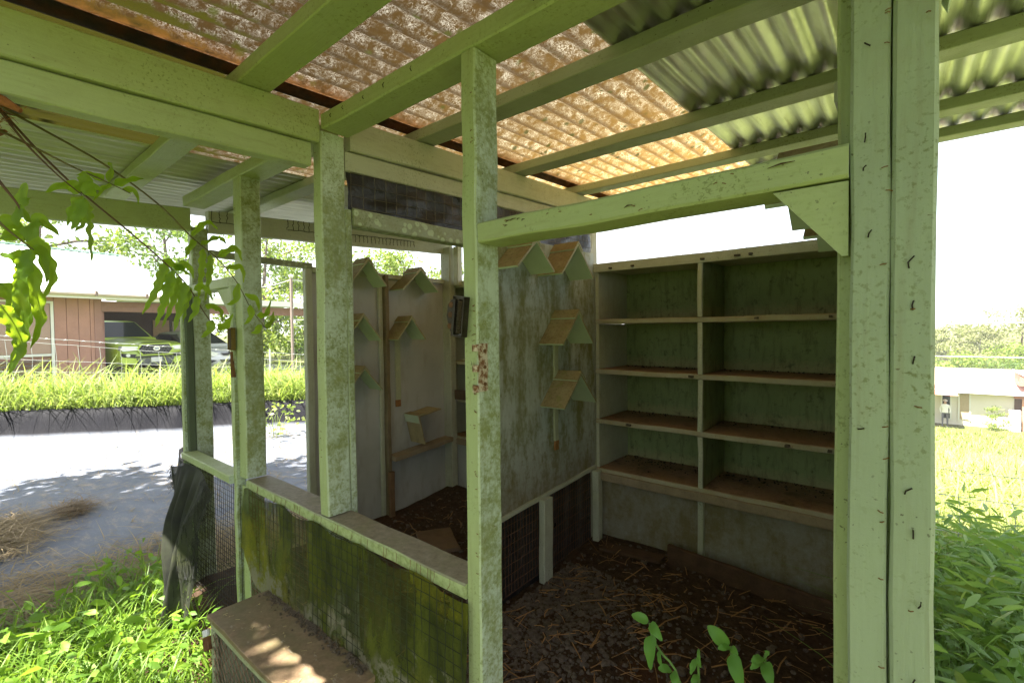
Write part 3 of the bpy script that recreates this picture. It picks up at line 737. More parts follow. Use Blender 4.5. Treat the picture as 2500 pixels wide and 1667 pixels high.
mesh_panel('wire_mesh', simple('mossy_wire', (.03, .037, .012), .8, .1, .3, 60), (-1.90, .7755, .33), (1.08, 0, .0), (0, .006, .375), 36, 11, .0012, None, .002)
b = MB()
for i in range(26):
    x = rng.uniform(-2.10, -.83); b.tube([(x, .794, .732), (x+.002, .792, .718), (x+rng.uniform(-.006, .006), .789, .704)], .0008, 4)
o = b.build('staples', simple('rust_staple', (.13, .06, .02)), shed); o['kind'] = 'stuff'
def black_cloth():
    s = NT('torn_black_cloth'); X = s.xyz(); n = s.noise(5, 6, .65); fi = s.noise(190, 3, .7); th = s.noise(120, 3, .6, s.map(s.pos, (1, 1, .08)))
    c = s.mix(s.ramp(n, .4, .68), (.007, .008, .006), (.038, .043, .022)); c = s.mix(s.ramp(n, .62, .75, 0, .6), c, (.055, .065, .010))
    d = s.bsdf(c, .75, 0, s.bump(s.math('ADD', fi, th), .4, .002), .35); tp = s.n('ShaderNodeBsdfTransparent')
    hole = s.math('MULTIPLY', s.ramp(th, .56, .66), s.ramp(X[0], -2.55, -2.40))
    return s.done(s.mixsh(s.math('ADD', s.math('MULTIPLY', hole, .9), .06), d, tp.outputs[0]))
TC = black_cloth()
def drape(u, v):
    top = Vector((-2.885+.50*u, .762-.010*math.sin(u*9), .715-.03*u-.05*max(0, u-.75)*4))
    bot = Vector((-2.74+.30*u+.02*math.sin(u*6), .690-.05*math.sin(u*math.pi), -.09+.06*u))
    p = top.lerp(bot, v)
    p.x += .045*math.sin(v*3.0)*(1-u)-.03*math.sin(v*math.pi)*u
    fold = math.sin(u*19+3.2*v+1.2*math.sin(v*5))*.026*min(1, v*3)+.018*math.sin(u*8-v*6)*min(1, v*2)
    p.y += -abs(fold)*1.2-.02*math.sin(v*math.pi)
    p.x += fold*.35+.008*mnoise.noise(Vector((u*7, v*9, 1)))
    return p
b = MB(); b.grid(drape, 60, 70)
tc = empty('torn_cloth', (-2.7, .75, .0), 'torn black cloth hanging in folds down the left screen door', 'cloth')
b.build('hanging_fold', TC, tc, True)
def flap(u, v):
    p = Vector((-2.895-.085*u-.06*u*math.sin(v*3), .765+.01*math.sin(u*5), .66-.60*v))
    p.x += .10*v+.022*math.sin(v*7+u*2); p.y += .015*math.sin(v*8+u*6)
    return p
b = MB(); b.grid(flap, 8, 34); b.build('loose_flap', TC, tc, True)
b = MB()
for i in range(60):
    v = rng.uniform(0, .22); q = flap(1, v); l = rng.uniform(.02, .07)
    b.tube([q, q+Vector((-l*.5, rng.uniform(-.01, .01), rng.uniform(-.01, .01))), q+Vector((-l, rng.uniform(-.02, .02), rng.uniform(-.05, .0)))], .0008, 3, False)
for i in range(120):
    u = rng.uniform(.80, 1.0); v = rng.uniform(.02, .55); q = drape(u, v)+Vector((rng.uniform(-.02, .04), -.004, 0)); l = rng.uniform(.03, .10)
    b.tube([q, q+Vector((rng.uniform(-.012, .02), rng.uniform(-.01, .01), -l*.5)), q+Vector((rng.uniform(-.02, .03), rng.uniform(-.01, .01), -l))], .0009, 3, False)
o = b.build('frayed_threads', simple('black_thread', (.012, .013, .012), .7), tc); o['kind'] = 'stuff'

# ------------------------------------------------------------------ the crate under the screen
def crate_top():
    s = NT('crate_lid'); n = s.noise(4, 6, .65); n2 = s.noise(45, 6, .7); n3 = s.noise(22, 6, .75, s.map(s.pos, (.6, 1.4, 1)))
    c = s.mix(s.ramp(n2, .3, .7), (.165, .105, .055), (.30, .205, .12)); c = s.mix(s.ramp(n, .5, .66, 0, .7), c, (.14, .125, .05))
    c = s.mix(s.ramp(n3, .60, .70, 0, .8), c, (.46, .41, .34)); return s.done(s.bsdf(c, .65, 0, s.bump(n2, .5, .002), .45))
crate = empty('mesh_crate', (-1.5, .68, -.1), 'brown-topped wooden crate with wire mesh front below the mossy cloth', 'crate')
CT = crate_top(); CF = painted('x', (.40, .42, .26), moss=.45, chips=.4, dirt=.5, key='paint_crate'); CFz = painted('z', (.40, .42, .26), moss=.45, chips=.4, dirt=.5, key='paint_crate')
bx('lid', -1.875, -1.165, .568, .790, .348, .366, CT, crate, 10, .002)
bx('front_rail', -1.868, -1.172, .574, .590, .318, .3475, CF, crate)
bx('front_rail', -1.838, -1.205, .5745, .5895, -.10, -.06, CF, crate)
bx('stile', -1.868, -1.839, .575, .591, -.11, .317, CFz, crate)
bx('stile', -1.204, -1.172, .575, .591, -.11, .317, CFz, crate)
bx('side_panel', -1.866, -1.856, .592, .785, -.10, .347, CFz, crate, 4, .001)
bx('side_panel', -1.184, -1.174, .592, .785, -.10, .347, CFz, crate, 4, .001)
bx('back_panel', -1.855, -1.185, .772, .782, -.10, .347, simple('dark_board', (.10, .065, .04)), crate, 4, .001)
b = MB(); x0, x1, z0, z1 = -1.842, -1.200, -.07, .322; st = .042
k = x0-(z1-z0)
while k < x1:
    for dr in (1, -1):
        a = Vector((k, .572, z0 if dr > 0 else z1)); e = a+Vector((z1-z0, 0, dr*(z1-z0)))
        t0 = max(0, (x0-a.x)/(e.x-a.x)); t1 = min(1, (x1-a.x)/(e.x-a.x))
        if t1 > t0: b.tube([a.lerp(e, t0), a.lerp(e, (t0+t1)/2)+Vector((0, .001*dr, 0)), a.lerp(e, t1)], .0017, 4, False)
    k += st
o = b.build('mesh_front', simple('rust_mesh', (.20, .13, .08), .75, .3, .4, 50), crate); o['kind'] = 'stuff'
b = MB(); b.tube([(-1.885, .566, .285), (-1.862, .563, .250)], .014, 10); b.build('latch_barrel', rustm, crate)
b = MB(); b.tube([(-1.897, .567, .305), (-1.886, .566, .287)], .012, 10); b.build('latch_cap', simple('white_cap', (.75, .75, .73), .5), crate)
# snail shells and grit swept against the cloth
b = MB()
for i in range(420):
    u = rng.random(); x = -1.86+.66*u; pebble(b, (x, .772-abs(rng.gauss(0, .016)), .369), rng.uniform(.002, .0065))
o = b.build('swept_grit', simple('grit', (.10, .075, .05), .9, 0, .5, 30)); tag(o, 'dark grit and droppings swept along the crate lid against the cloth', 'grit', kind='stuff')
b = MB()
for i in range(34):
    x = rng.uniform(-1.84, -1.2); y = rng.uniform(.585, .765); a = rng.uniform(0, 6.28); l = rng.uniform(.003, .009); dx, dy = math.cos(a)*l, math.sin(a)*l; wd = rng.uniform(.0008, .002)
    b.add([(x-dx+dy/l*wd, y-dy-dx/l*wd, .3668), (x-dx-dy/l*wd, y-dy+dx/l*wd, .3668), (x+dx-dy/l*wd, y+dy+dx/l*wd, .3685), (x+dx+dy/l*wd, y+dy-dx/l*wd, .3685)], [(0, 1, 2, 3)])
o = b.build('straw_bits', simple('pale_straw', (.48, .38, .18), .7, 0, .3, 30)); tag(o, 'pale straw bits scattered over the crate lid', 'straw', kind='stuff')

# ------------------------------------------------------------------ inside the shed: litter on the floor
b = MB()
for i in range(7000):
    if i < 5200: x = -1.44+abs(rng.gauss(0, .33)); y = rng.uniform(.92, 2.2)
    else: x = rng.uniform(-2.75, -.1); y = rng.uniform(.9, 2.55)
    if x > -.1: continue
    pebble(b, (x, y, floor_z(x, y)+.002), rng.choice((.004, .005, .006, .006, .008, .012)) if rng.random() < .97 else .018)
o = b.build('dry_pellets', simple('pellet', (.115, .088, .070), .9, 0, .55, 30)); tag(o, 'dark crumbly droppings and pellets covering the shed floor', 'droppings', kind='stuff')
b = MB()
for i in range(620):
    x = rng.uniform(-1.42, -.1) if i < 520 else rng.uniform(-2.7, -1.5); y = rng.uniform(.95, 2.5); z = floor_z(x, y)+rng.uniform(.006, .018); a = rng.uniform(0, 3.14); l = rng.choice((.015, .025, .035, .05, .075))*rng.uniform(.7, 1.2)
    d = Vector((math.cos(a), math.sin(a), rng.uniform(-.1, .1)))*l; side = Vector((-math.sin(a), math.cos(a), 0))*rng.uniform(.0007, .0022)*(1+(l > .05)*.5)
    q = Vector((x, y, z)); bend = Vector((0, 0, rng.uniform(-.004, .01)))+side*rng.uniform(-6, 6)
    vs = []
    for t in (-1, 0, 1):
        c = q+d*t+(bend if t == 0 else Vector((0, 0, 0))); vs += [c-side, c+side+Vector((0, 0, .001)), c+Vector((0, 0, -.0015))]
    b.add(vs, [(0, 1, 4, 3), (3, 4, 7, 6), (1, 2, 5, 4), (4, 5, 8, 7), (2, 0, 3, 5), (5, 3, 6, 8)])
o = b.build('straw_litter', simple('brown_straw', (.34, .18, .07), .8, 0, .45, 8)); tag(o, 'brown straw stalks scattered over the dark shed floor', 'straw', kind='stuff')
b = MB(); b.lumber((-1.00, 2.50, .125), (-.16, 2.44, .100), (0, .016, 0), (0, 0, .050), 10, .004, .003); tag(b.build('floor_plank', simple('rotten_plank', (.085, .045, .024), .9, 0, .4, 14)), 'long rotten brown plank lying on edge under the nest boxes', 'plank')
b = MB(); b.lumber((-1.36, 2.43, .085), (-1.02, 2.47, .095), (0, .045, 0), (0, 0, .008), 6, .002, .002); tag(b.build('floor_plank', simple('rotten_plank', (.085, .045, .024))), 'short flat brown board at the foot of the nest boxes', 'plank')
b = MB(); b.lumber((-2.30, 1.95, .085), (-2.05, 1.80, .085), (.06, .09, 0), (0, 0, .012), 4, .003, .003); tag(b.build('floor_plank', simple('tan_board', (.15, .09, .05), .85, 0, .3, 14)), 'short tan board lying on the floor of the far bay', 'plank')

# ------------------------------------------------------------------ leaf and grass builders
def blades(base, length, width, bend, az=None, segs=4, taper=1.3, twist=0.0):
    """grass blades: base (N,3); bend = how far the tip leans, in lengths"""
    n = len(base); az = nr.uniform(0, 2*np.pi, n) if az is None else az
    s = np.linspace(0, 1, segs+1)[None, :]
    dirx, diry = np.cos(az)[:, None], np.sin(az)[:, None]
    L = length[:, None]; B = bend[:, None]
    out = L*B*s**1.8; up = L*(s-.42*np.minimum(B, 1.6)*s**2.4)
    w_ = width[:, None]*np.clip((1-s**taper), .04, 1)*np.clip(.55+s*2.2, 0, 1)
    cx, cyy, cz = base[:, 0:1]+dirx*out, base[:, 1:2]+diry*out, base[:, 2:3]+up
    ta = nr.uniform(-.5, .5, n)[:, None]*(1+twist*s)
    px, py = -diry*np.cos(ta)-dirx*np.sin(ta)*.3, dirx*np.cos(ta)-diry*np.sin(ta)*.3; pz = np.sin(ta)*np.ones_like(s)
    Lf = np.stack([cx-px*w_, cyy-py*w_, cz-pz*w_*.6], -1); Rt = np.stack([cx+px*w_, cyy+py*w_, cz+pz*w_*.6], -1)
    V = np.stack([Lf, Rt], 2).reshape(n, -1, 3)
    k = (segs+1)*2; f = np.array([[2*i, 2*i+1, 2*i+3, 2*i+2] for i in range(segs)])
    F = (f[None]+(np.arange(n)*k)[:, None, None]).reshape(-1, 4)
    return V.reshape(-1, 3), F
def leaves(c, d, size, ratio=.42, fold=.25, up=None):
    """flat ovate leaves: c base points (N,3), d directions (N,3), size (N,)"""
    n = len(c); d = d/np.linalg.norm(d, axis=1, keepdims=True)
    r = nr.normal(size=(n, 3)); r[:, 2] += 0 if up is None else up
    side = np.cross(d, r); side /= np.linalg.norm(side, axis=1, keepdims=True)+1e-9
    nn = np.cross(side, d); S = size[:, None]
    dr = np.array([0, 0, -1.0])
    P0 = c; P1 = c+d*S*.38; P2 = c+d*S*.74+dr*S*.06; P3 = c+d*S+dr*S*.16
    w1, w2 = S*ratio*.5, S*ratio*.36
    V = np.stack([P0, P1+side*w1+nn*w1*fold, P2+side*w2+nn*w2*fold, P3, P2-side*w2+nn*w2*fold, P1-side*w1+nn*w1*fold, P1, P2], 1)
    f = np.array([[0, 6, 1, 1], [1, 6, 7, 2], [2, 7, 3, 3], [0, 5, 6, 6], [5, 4, 7, 6], [4, 3, 7, 7]])
    F = (f[None]+(np.arange(n)*8)[:, None, None]).reshape(-1, 4)
    return V.reshape(-1, 3), F
def tofaces(F): return [tuple(dict.fromkeys(r)) for r in F.tolist()]
def merge(parts):
    vs = []; fs = []; o = 0
    for V, F in parts:
        vs.append(V); fs.append(F+o); o += len(V)
    return np.concatenate(vs), np.concatenate(fs)
def cards(c, size, ratio=.5):
    """leaf-sized folded diamonds for crowns"""
    n = len(c); d = nr.normal(size=(n, 3)); d[:, 2] -= .35; d /= np.linalg.norm(d, axis=1, keepdims=True)
    r = nr.normal(size=(n, 3)); side = np.cross(d, r); side /= np.linalg.norm(side, axis=1, keepdims=True)
    S = size[:, None]; nn = np.cross(side, d)
    V = np.stack([c, c+d*S*.5+side*S*ratio*.5+nn*S*.08, c+d*S, c+d*S*.5-side*S*ratio*.5+nn*S*.08], 1).reshape(-1, 3)
    F = (np.array([[0, 1, 2, 3]])[None]+(np.arange(n)*4)[:, None, None]).reshape(-1, 4)
    return V, F
def vz(xy): return np.array([hills(x, y) for x, y in xy])

# ------------------------------------------------------------------ hanging fern
FERN = {}
FERN['frond2']=([(-1.72, 0.105, 1.906), (-1.72, 0.172, 1.819), (-1.72, 0.249, 1.735), (-1.72, 0.354, 1.64), (-1.72, 0.43, 1.566), (-1.72, 0.49, 1.499), (-1.72, 0.536, 1.412), (-1.72, 0.578, 1.349)],
 [[(-1.76, 0.437, 1.574), (-1.76, 0.477, 1.559), (-1.76, 0.51, 1.534)], [(-1.72, 0.436, 1.563), (-1.72, 0.414, 1.487), (-1.72, 0.375, 1.406)], [(-1.68, 0.444, 1.538), (-1.68, 0.421, 1.447), (-1.68, 0.396, 1.368)], [(-1.74, 0.476, 1.527), (-1.74, 0.458, 1.451), (-1.74, 0.427, 1.368)], [(-1.7, 0.479, 1.506), (-1.7, 0.466, 1.436), (-1.7, 0.447, 1.355)], [(-1.76, 0.511, 1.496), (-1.76, 0.498, 1.44), (-1.76, 0.487, 1.382)], [(-1.72, 0.508, 1.486), (-1.72, 0.538, 1.495), (-1.72, 0.561, 1.454)], [(-1.68, 0.503, 1.463), (-1.68, 0.498, 1.417), (-1.68, 0.478, 1.383)], [(-1.74, 0.543, 1.44), (-1.74, 0.586, 1.425), (-1.74, 0.594, 1.382)], [(-1.7, 0.551, 1.391), (-1.7, 0.54, 1.356), (-1.7, 0.518, 1.336)], [(-1.76, 0.468, 1.547), (-1.76, 0.503, 1.567), (-1.76, 0.521, 1.524)], [(-1.72, 0.572, 1.363), (-1.72, 0.598, 1.377), (-1.72, 0.618, 1.413)]])
FERN['frond1']=([(-1.6, 0.098, 1.863), (-1.6, 0.138, 1.8), (-1.6, 0.189, 1.741), (-1.6, 0.234, 1.7)],
 [[(-1.64, 0.238, 1.715), (-1.64, 0.209, 1.728), (-1.64, 0.172, 1.701)], [(-1.6, 0.232, 1.708), (-1.6, 0.241, 1.741), (-1.6, 0.237, 1.761)], [(-1.56, 0.231, 1.694), (-1.56, 0.251, 1.715), (-1.56, 0.267, 1.712)], [(-1.62, 0.237, 1.702), (-1.62, 0.217, 1.666), (-1.62, 0.208, 1.621)], [(-1.58, 0.236, 1.689), (-1.58, 0.221, 1.638), (-1.58, 0.21, 1.607)], [(-1.64, 0.25, 1.695), (-1.64, 0.241, 1.64), (-1.64, 0.224, 1.613)], [(-1.6, 0.247, 1.679), (-1.6, 0.246, 1.624), (-1.6, 0.249, 1.53)]])
FERN['frond3']=([(-1.78, 0.109, 1.931), (-1.78, 0.204, 1.889), (-1.78, 0.321, 1.831), (-1.78, 0.444, 1.742), (-1.78, 0.523, 1.659), (-1.78, 0.597, 1.597), (-1.78, 0.656, 1.521), (-1.78, 0.703, 1.424), (-1.78, 0.758, 1.355)],
 [[(-1.82, 0.535, 1.67), (-1.82, 0.581, 1.723), (-1.82, 0.616, 1.702)], [(-1.78, 0.533, 1.653), (-1.78, 0.513, 1.616), (-1.78, 0.506, 1.594)], [(-1.74, 0.537, 1.632), (-1.74, 0.586, 1.662), (-1.74, 0.611, 1.644)], [(-1.8, 0.561, 1.631), (-1.8, 0.554, 1.544), (-1.8, 0.543, 1.457)], [(-1.76, 0.57, 1.607), (-1.76, 0.563, 1.527), (-1.76, 0.549, 1.449)], [(-1.82, 0.611, 1.61), (-1.82, 0.667, 1.646), (-1.82, 0.688, 1.603)], [(-1.78, 0.623, 1.57), (-1.78, 0.671, 1.574), (-1.78, 0.677, 1.522)], [(-1.74, 0.645, 1.517), (-1.74, 0.633, 1.458), (-1.74, 0.606, 1.443)], [(-1.8, 0.687, 1.486), (-1.8, 0.727, 1.465), (-1.8, 0.733, 1.426)], [(-1.76, 0.689, 1.446), (-1.76, 0.688, 1.401), (-1.76, 0.666, 1.378)], [(-1.82, 0.734, 1.411), (-1.82, 0.767, 1.419), (-1.82, 0.784, 1.468)], [(-1.78, 0.732, 1.378), (-1.78, 0.716, 1.355), (-1.78, 0.696, 1.348)], [(-1.74, 0.732, 1.362), (-1.74, 0.752, 1.393), (-1.74, 0.758, 1.424)]])
FERN['left']=([(-1.35, 0.056, 1.614), (-1.35, 0.071, 1.576), (-1.35, 0.088, 1.554), (-1.35, 0.111, 1.531), (-1.35, 0.122, 1.52)],
 [[(-1.39, 0.078, 1.542), (-1.39, 0.116, 1.555), (-1.39, 0.143, 1.513), (-1.39, 0.152, 1.468), (-1.39, 0.134, 1.422)], [(-1.35, 0.075, 1.506), (-1.35, 0.107, 1.496), (-1.35, 0.121, 1.428), (-1.35, 0.127, 1.376), (-1.35, 0.112, 1.323)], [(-1.31, 0.109, 1.53), (-1.31, 0.127, 1.575), (-1.31, 0.155, 1.549)], [(-1.37, 0.119, 1.528), (-1.37, 0.138, 1.51), (-1.37, 0.141, 1.457)], [(-1.33, 0.113, 1.519), (-1.33, 0.101, 1.46), (-1.33, 0.087, 1.396)], [(-1.39, 0.076, 1.454), (-1.39, 0.09, 1.429), (-1.39, 0.103, 1.372), (-1.39, 0.109, 1.323)], [(-1.35, 0.108, 1.41), (-1.35, 0.097, 1.332), (-1.35, 0.081, 1.278)], [(-1.31, 0.095, 1.458), (-1.31, 0.102, 1.408), (-1.31, 0.105, 1.358)], [(-1.37, 0.078, 1.563), (-1.37, 0.096, 1.57), (-1.37, 0.114, 1.56)], [(-1.33, 0.072, 1.408), (-1.33, 0.088, 1.371), (-1.33, 0.097, 1.324), (-1.33, 0.079, 1.275)]])
FERN['left2']=([(-1.3, 0.06, 1.661), (-1.3, 0.081, 1.626), (-1.3, 0.098, 1.597), (-1.3, 0.103, 1.574)],
 [[(-1.34, 0.105, 1.607), (-1.34, 0.108, 1.632), (-1.34, 0.114, 1.65)], [(-1.3, 0.101, 1.598), (-1.3, 0.096, 1.572), (-1.3, 0.096, 1.556)], [(-1.26, 0.1, 1.583), (-1.26, 0.106, 1.568), (-1.26, 0.112, 1.559)], [(-1.32, 0.105, 1.598), (-1.32, 0.11, 1.612), (-1.32, 0.117, 1.617)]])
FERN['young']=([(-1.66, 0.1, 1.835), (-1.66, 0.166, 1.808), (-1.66, 0.229, 1.781), (-1.66, 0.298, 1.757), (-1.66, 0.345, 1.738)],
 [[(-1.7, 0.296, 1.771), (-1.7, 0.269, 1.782), (-1.7, 0.239, 1.773)], [(-1.66, 0.298, 1.757), (-1.66, 0.304, 1.8), (-1.66, 0.298, 1.813)], [(-1.62, 0.302, 1.744), (-1.62, 0.337, 1.767), (-1.62, 0.366, 1.776)], [(-1.68, 0.33, 1.751), (-1.68, 0.359, 1.751), (-1.68, 0.366, 1.716)], [(-1.64, 0.299, 1.751), (-1.64, 0.281, 1.732), (-1.64, 0.262, 1.698)]])

def fern_mat():
    s = NT('fern_leaf'); rnd = s.geo.outputs['Random Per Island']; n = s.noise(30, 4, .6); ti = s.noise(11, 3, .5)
    c = s.mix(s.ramp(n, .3, .7), (.09, .19, .014), (.16, .29, .022)); c = s.mix(s.ramp(ti, .62, .75, 0, .5), c, (.30, .32, .03))
    c = s.mix(s.ramp(s.voro(210), .12, .2, .55, 0), c, (.03, .05, .008))
    d = s.bsdf(c, .38, 0, s.bump(n, .3, .003), .45)
    tr = s.n('ShaderNodeBsdfTranslucent'); s.set(tr.inputs[0], s.mix(.6, c, (.62, .85, .03)))
    return s.done(s.mixsh(.68, d, tr.outputs[0]))
FMAT = fern_mat(); midrib_m = simple('fern_midrib', (.06, .075, .012), .6, 0, .2, 20); stem_m = simple('fern_stem', (.12, .10, .03), .6, 0, .3, 20); brown_stem = simple('fern_stem_brown', (.09, .045, .02), .6, 0, .3, 20)
def curve_pts(pts, n):
    pts = [Vector(q) for q in pts]; out = []; m = len(pts)-1
    for i in range(n+1):
        t = i/n*m; k = min(int(t), m-1); f = t-k
        p0, p1, p2, p3 = pts[max(k-1, 0)], pts[k], pts[k+1], pts[min(k+2, m)]
        out.append(.5*((2*p1)+(-p0+p2)*f+(2*p0-5*p1+4*p2-p3)*f*f+(-p0+3*p1-3*p2+p3)*f**3))
    return out
def leaflet(pts, wd, parent, m=None, wav=.24, n=30, face=(.8, -.55, .1)):
    c = curve_pts(pts, n); L = sum((c[i+1]-c[i]).length for i in range(n)); face = Vector(face).normalized()
    face = (face+Vector((rng.uniform(-.5, .5), rng.uniform(-.5, .5), rng.uniform(-.3, .5)))).normalized()
    vs = []; fs = []; k1 = rng.uniform(24, 34)*L/.15; ph = rng.uniform(0, 6)
    for i, q in enumerate(c):
        t = (c[min(i+1, n)]-c[max(i-1, 0)]).normalized(); s_ = t.cross(face).normalized(); nn = s_.cross(t); u = i/n
        prof = (min(1, u/.16)**.7)*(1-max(0, u-.35)/.65)**.75 if u > .001 else .12
        prof = max(prof, .03); w1 = wd*prof*(1+wav*math.sin(u*k1+ph)); w2 = wd*prof*(1+wav*math.sin(u*k1+ph+1.7))
        ru = wd*.28*prof
        vs += [q-s_*w1+nn*ru*math.sin(u*k1*1.1+ph), q-s_*w1*.5-nn*wd*.05, q+nn*wd*.10*prof, q+s_*w2*.5-nn*wd*.05, q+s_*w2+nn*ru*math.sin(u*k1*1.1+ph+2.2)]
    for i in range(n):
        for k in range(4): fs.append((i*5+k, i*5+k+1, i*5+k+6, i*5+k+5))
    nf = len(fs); vb = MB(); vb.tube([q-face*.0006 for q in c], [max(.0003, .0011*(1-.8*i/n)) for i in range(n+1)], 4, False); o_ = len(vs)
    vs = vs+[Vector(v) for v in vb.v]; fs += [tuple(i+o_ for i in f) for f in vb.f]
    ob = mk('leaflet', vs, fs, m or FMAT, parent, True); ob.data.materials.append(midrib_m)
    ob.data.polygons.foreach_set('material_index', [0]*nf+[1]*(len(fs)-nf)); return ob
fern = empty('hanging_fern', (-1.6, .02, 1.75), 'large wavy-leaved fern hanging from the low eave beam at the left', 'fern')
WDT = {'frond2': .0120, 'frond1': .0150, 'frond3': .0105, 'left': .0145, 'left2': .009, 'young': .009}
for key, (stem, lfs) in FERN.items():
    b = MB(); sp = curve_pts(stem, 24); n = len(sp)
    b.tube(sp, [.0034*(1-.65*i/(n-1)) for i in range(n)], 6); fr = b.build('frond_stem', brown_stem if key in ('frond2', 'frond1', 'left2') else stem_m, fern, True)
    for l in lfs:
        o = leaflet(l, WDT[key]*rng.uniform(.85, 1.15), fern); o.parent = fr; o.matrix_parent_inverse = Matrix()
b = MB()
for i in range(9):
    pts = [(-1.66+.12*math.sin(i*1.3)+.02*k*math.cos(i), .02+.025*k-.03*(i % 3), 1.90+.02*math.sin(k+i)-.01*i) for k in range(5)]
    b.tube(pts, [.013, .015, .013, .011, .005], 7)
for i in range(700):
    a = rng.uniform(0, 6.28); q = Vector((-1.66+rng.gauss(0, .06), .05+rng.gauss(0, .035), 1.875+rng.gauss(0, .022))); b.tube([q, q+Vector((rng.uniform(-1, 1), rng.uniform(-1, 1), rng.uniform(-1, 1)))*.018], .0006, 3, False)
b.build('furry_rhizome', simple('rhizome_fur', (.26, .095, .025), .9, 0, .4, 30), fern)
# wire the rhizome hangs by, tied round the beam
b = MB(); b.tube([(-1.60, .03, 1.90), (-1.535, .03, 1.95), (-1.50, .03, 2.05)], .002, 5); b.build('hanging_wire', wire_dark, fern)

# ------------------------------------------------------------------ seedlings in the doorway
seed_leaf = leafmat('seedling_leaf', (.10, .26, .04), (.20, .42, .08), .35, .45, 20)
seed_stem = simple('seedling_stem', (.15, .26, .06), .5, 0, .2, 30)
def broad(base, tip, wd, parent, droop=.15):
    base, tip = Vector(base), Vector(tip); mid = base.lerp(tip, .5)+Vector((0, -.006, (tip-base).length*droop))
    c = curve_pts([base, mid, tip], 10); vs = []; fs = []
    face = Vector((-.25, -.7, .65)).normalized()
    for i, q in enumerate(c):
        t = (c[min(i+1, 10)]-c[max(i-1, 0)]).normalized(); s_ = t.cross(face).normalized(); nn = s_.cross(t); u = i/10
        w_ = wd*.88*max(.02, math.sin(math.pi*min(1, u**.72))**.85)*(1+.04*math.sin(i*3.1)); rib = .0012*math.sin(i*1.9)
        vs += [q-s_*w_+nn*(w_*.25+rib), q-s_*w_*.5+nn*w_*.14, q, q+s_*w_*.5+nn*w_*.14, q+s_*w_+nn*(w_*.25-rib)]
    for i in range(10):
        for k in range(4): fs.append((i*5+k, i*5+k+1, i*5+k+6, i*5+k+5))
    return mk('leaf', vs, fs, seed_leaf, parent, True)
def seedling(label, stem, lv):
    t = empty('seedling', stem[-1], label, 'seedling', 'seedlings in the doorway')
    b = MB(); b.tube(curve_pts(stem, 16), .0026, 6); b.build('stem', seed_stem, t, True)
    for a, c, wd in lv: broad(a, c, wd, t)
Y0 = 1.02
seedling('tallest left seedling with four pointed leaf pairs on a bent stem', [(-.452, Y0, .676), (-.446, Y0, .645), (-.424, Y0, .618), (-.385, Y0, .578), (-.34, Y0, .40), (-.32, Y0+.02, .05)],
         [((-.455, Y0, .678), (-.492, Y0-.01, .684), .0125), ((-.450, Y0, .676), (-.414, Y0-.02, .660), .013), ((-.446, Y0, .650), (-.437, Y0-.03, .590), .018), ((-.430, Y0, .622), (-.418, Y0-.01, .585), .006), ((-.402, Y0, .590), (-.424, Y0-.02, .594), .011), ((-.398, Y0, .588), (-.376, Y0-.02, .566), .011)])
seedling('seedling with one large drooping leaf right of the bent-stemmed one', [(-.276, Y0, .696), (-.275, Y0, .670), (-.262, Y0, .640), (-.250, Y0, .55), (-.24, Y0, .3), (-.24, Y0+.02, .05)],
         [((-.283, Y0, .692), (-.321, Y0-.01, .726), .0165), ((-.277, Y0, .694), (-.297, Y0-.02, .693), .009), ((-.275, Y0, .695), (-.258, Y0-.02, .697), .008), ((-.274, Y0, .682), (-.247, Y0-.03, .630), .017), ((-.250, Y0, .632), (-.268, Y0-.02, .622), .007), ((-.250, Y0, .628), (-.232, Y0-.02, .622), .008)])
seedling('slim seedling standing between the large-leaved one and the right post', [(-.214, Y0, .704), (-.213, Y0, .690), (-.208, Y0, .665), (-.200, Y0, .60), (-.19, Y0, .3), (-.19, Y0+.02, .05)],
         [((-.214, Y0, .702), (-.204, Y0-.01, .722), .007), ((-.216, Y0, .698), (-.234, Y0-.02, .694), .010), ((-.218, Y0, .690), (-.236, Y0-.02, .678), .008), ((-.212, Y0, .692), (-.196, Y0-.03, .664), .014)])
seedling('small curled seedling low between the two larger ones', [(-.345, Y0+.01, .655), (-.347, Y0+.01, .630), (-.344, Y0+.01, .56), (-.34, Y0+.02, .3), (-.34, Y0+.03, .05)],
         [((-.346, Y0+.01, .640), (-.337, Y0, .624), .006), ((-.347, Y0+.01, .632), (-.356, Y0-.01, .606), .009), ((-.346, Y0+.01, .600), (-.352, Y0-.01, .575), .009), ((-.345, Y0+.01, .655), (-.338, Y0, .636), .004)])
seedling('seedling mostly below the frame edge beside the right post', [(-.165, Y0-.02, .655), (-.16, Y0-.02, .60), (-.16, Y0, .3), (-.16, Y0, .05)],
         [((-.165, Y0-.02, .650), (-.200, Y0-.05, .640), .016), ((-.163, Y0-.02, .652), (-.140, Y0-.05, .640), .010), ((-.172, Y0-.02, .640), (-.208, Y0-.05, .652), .007)])

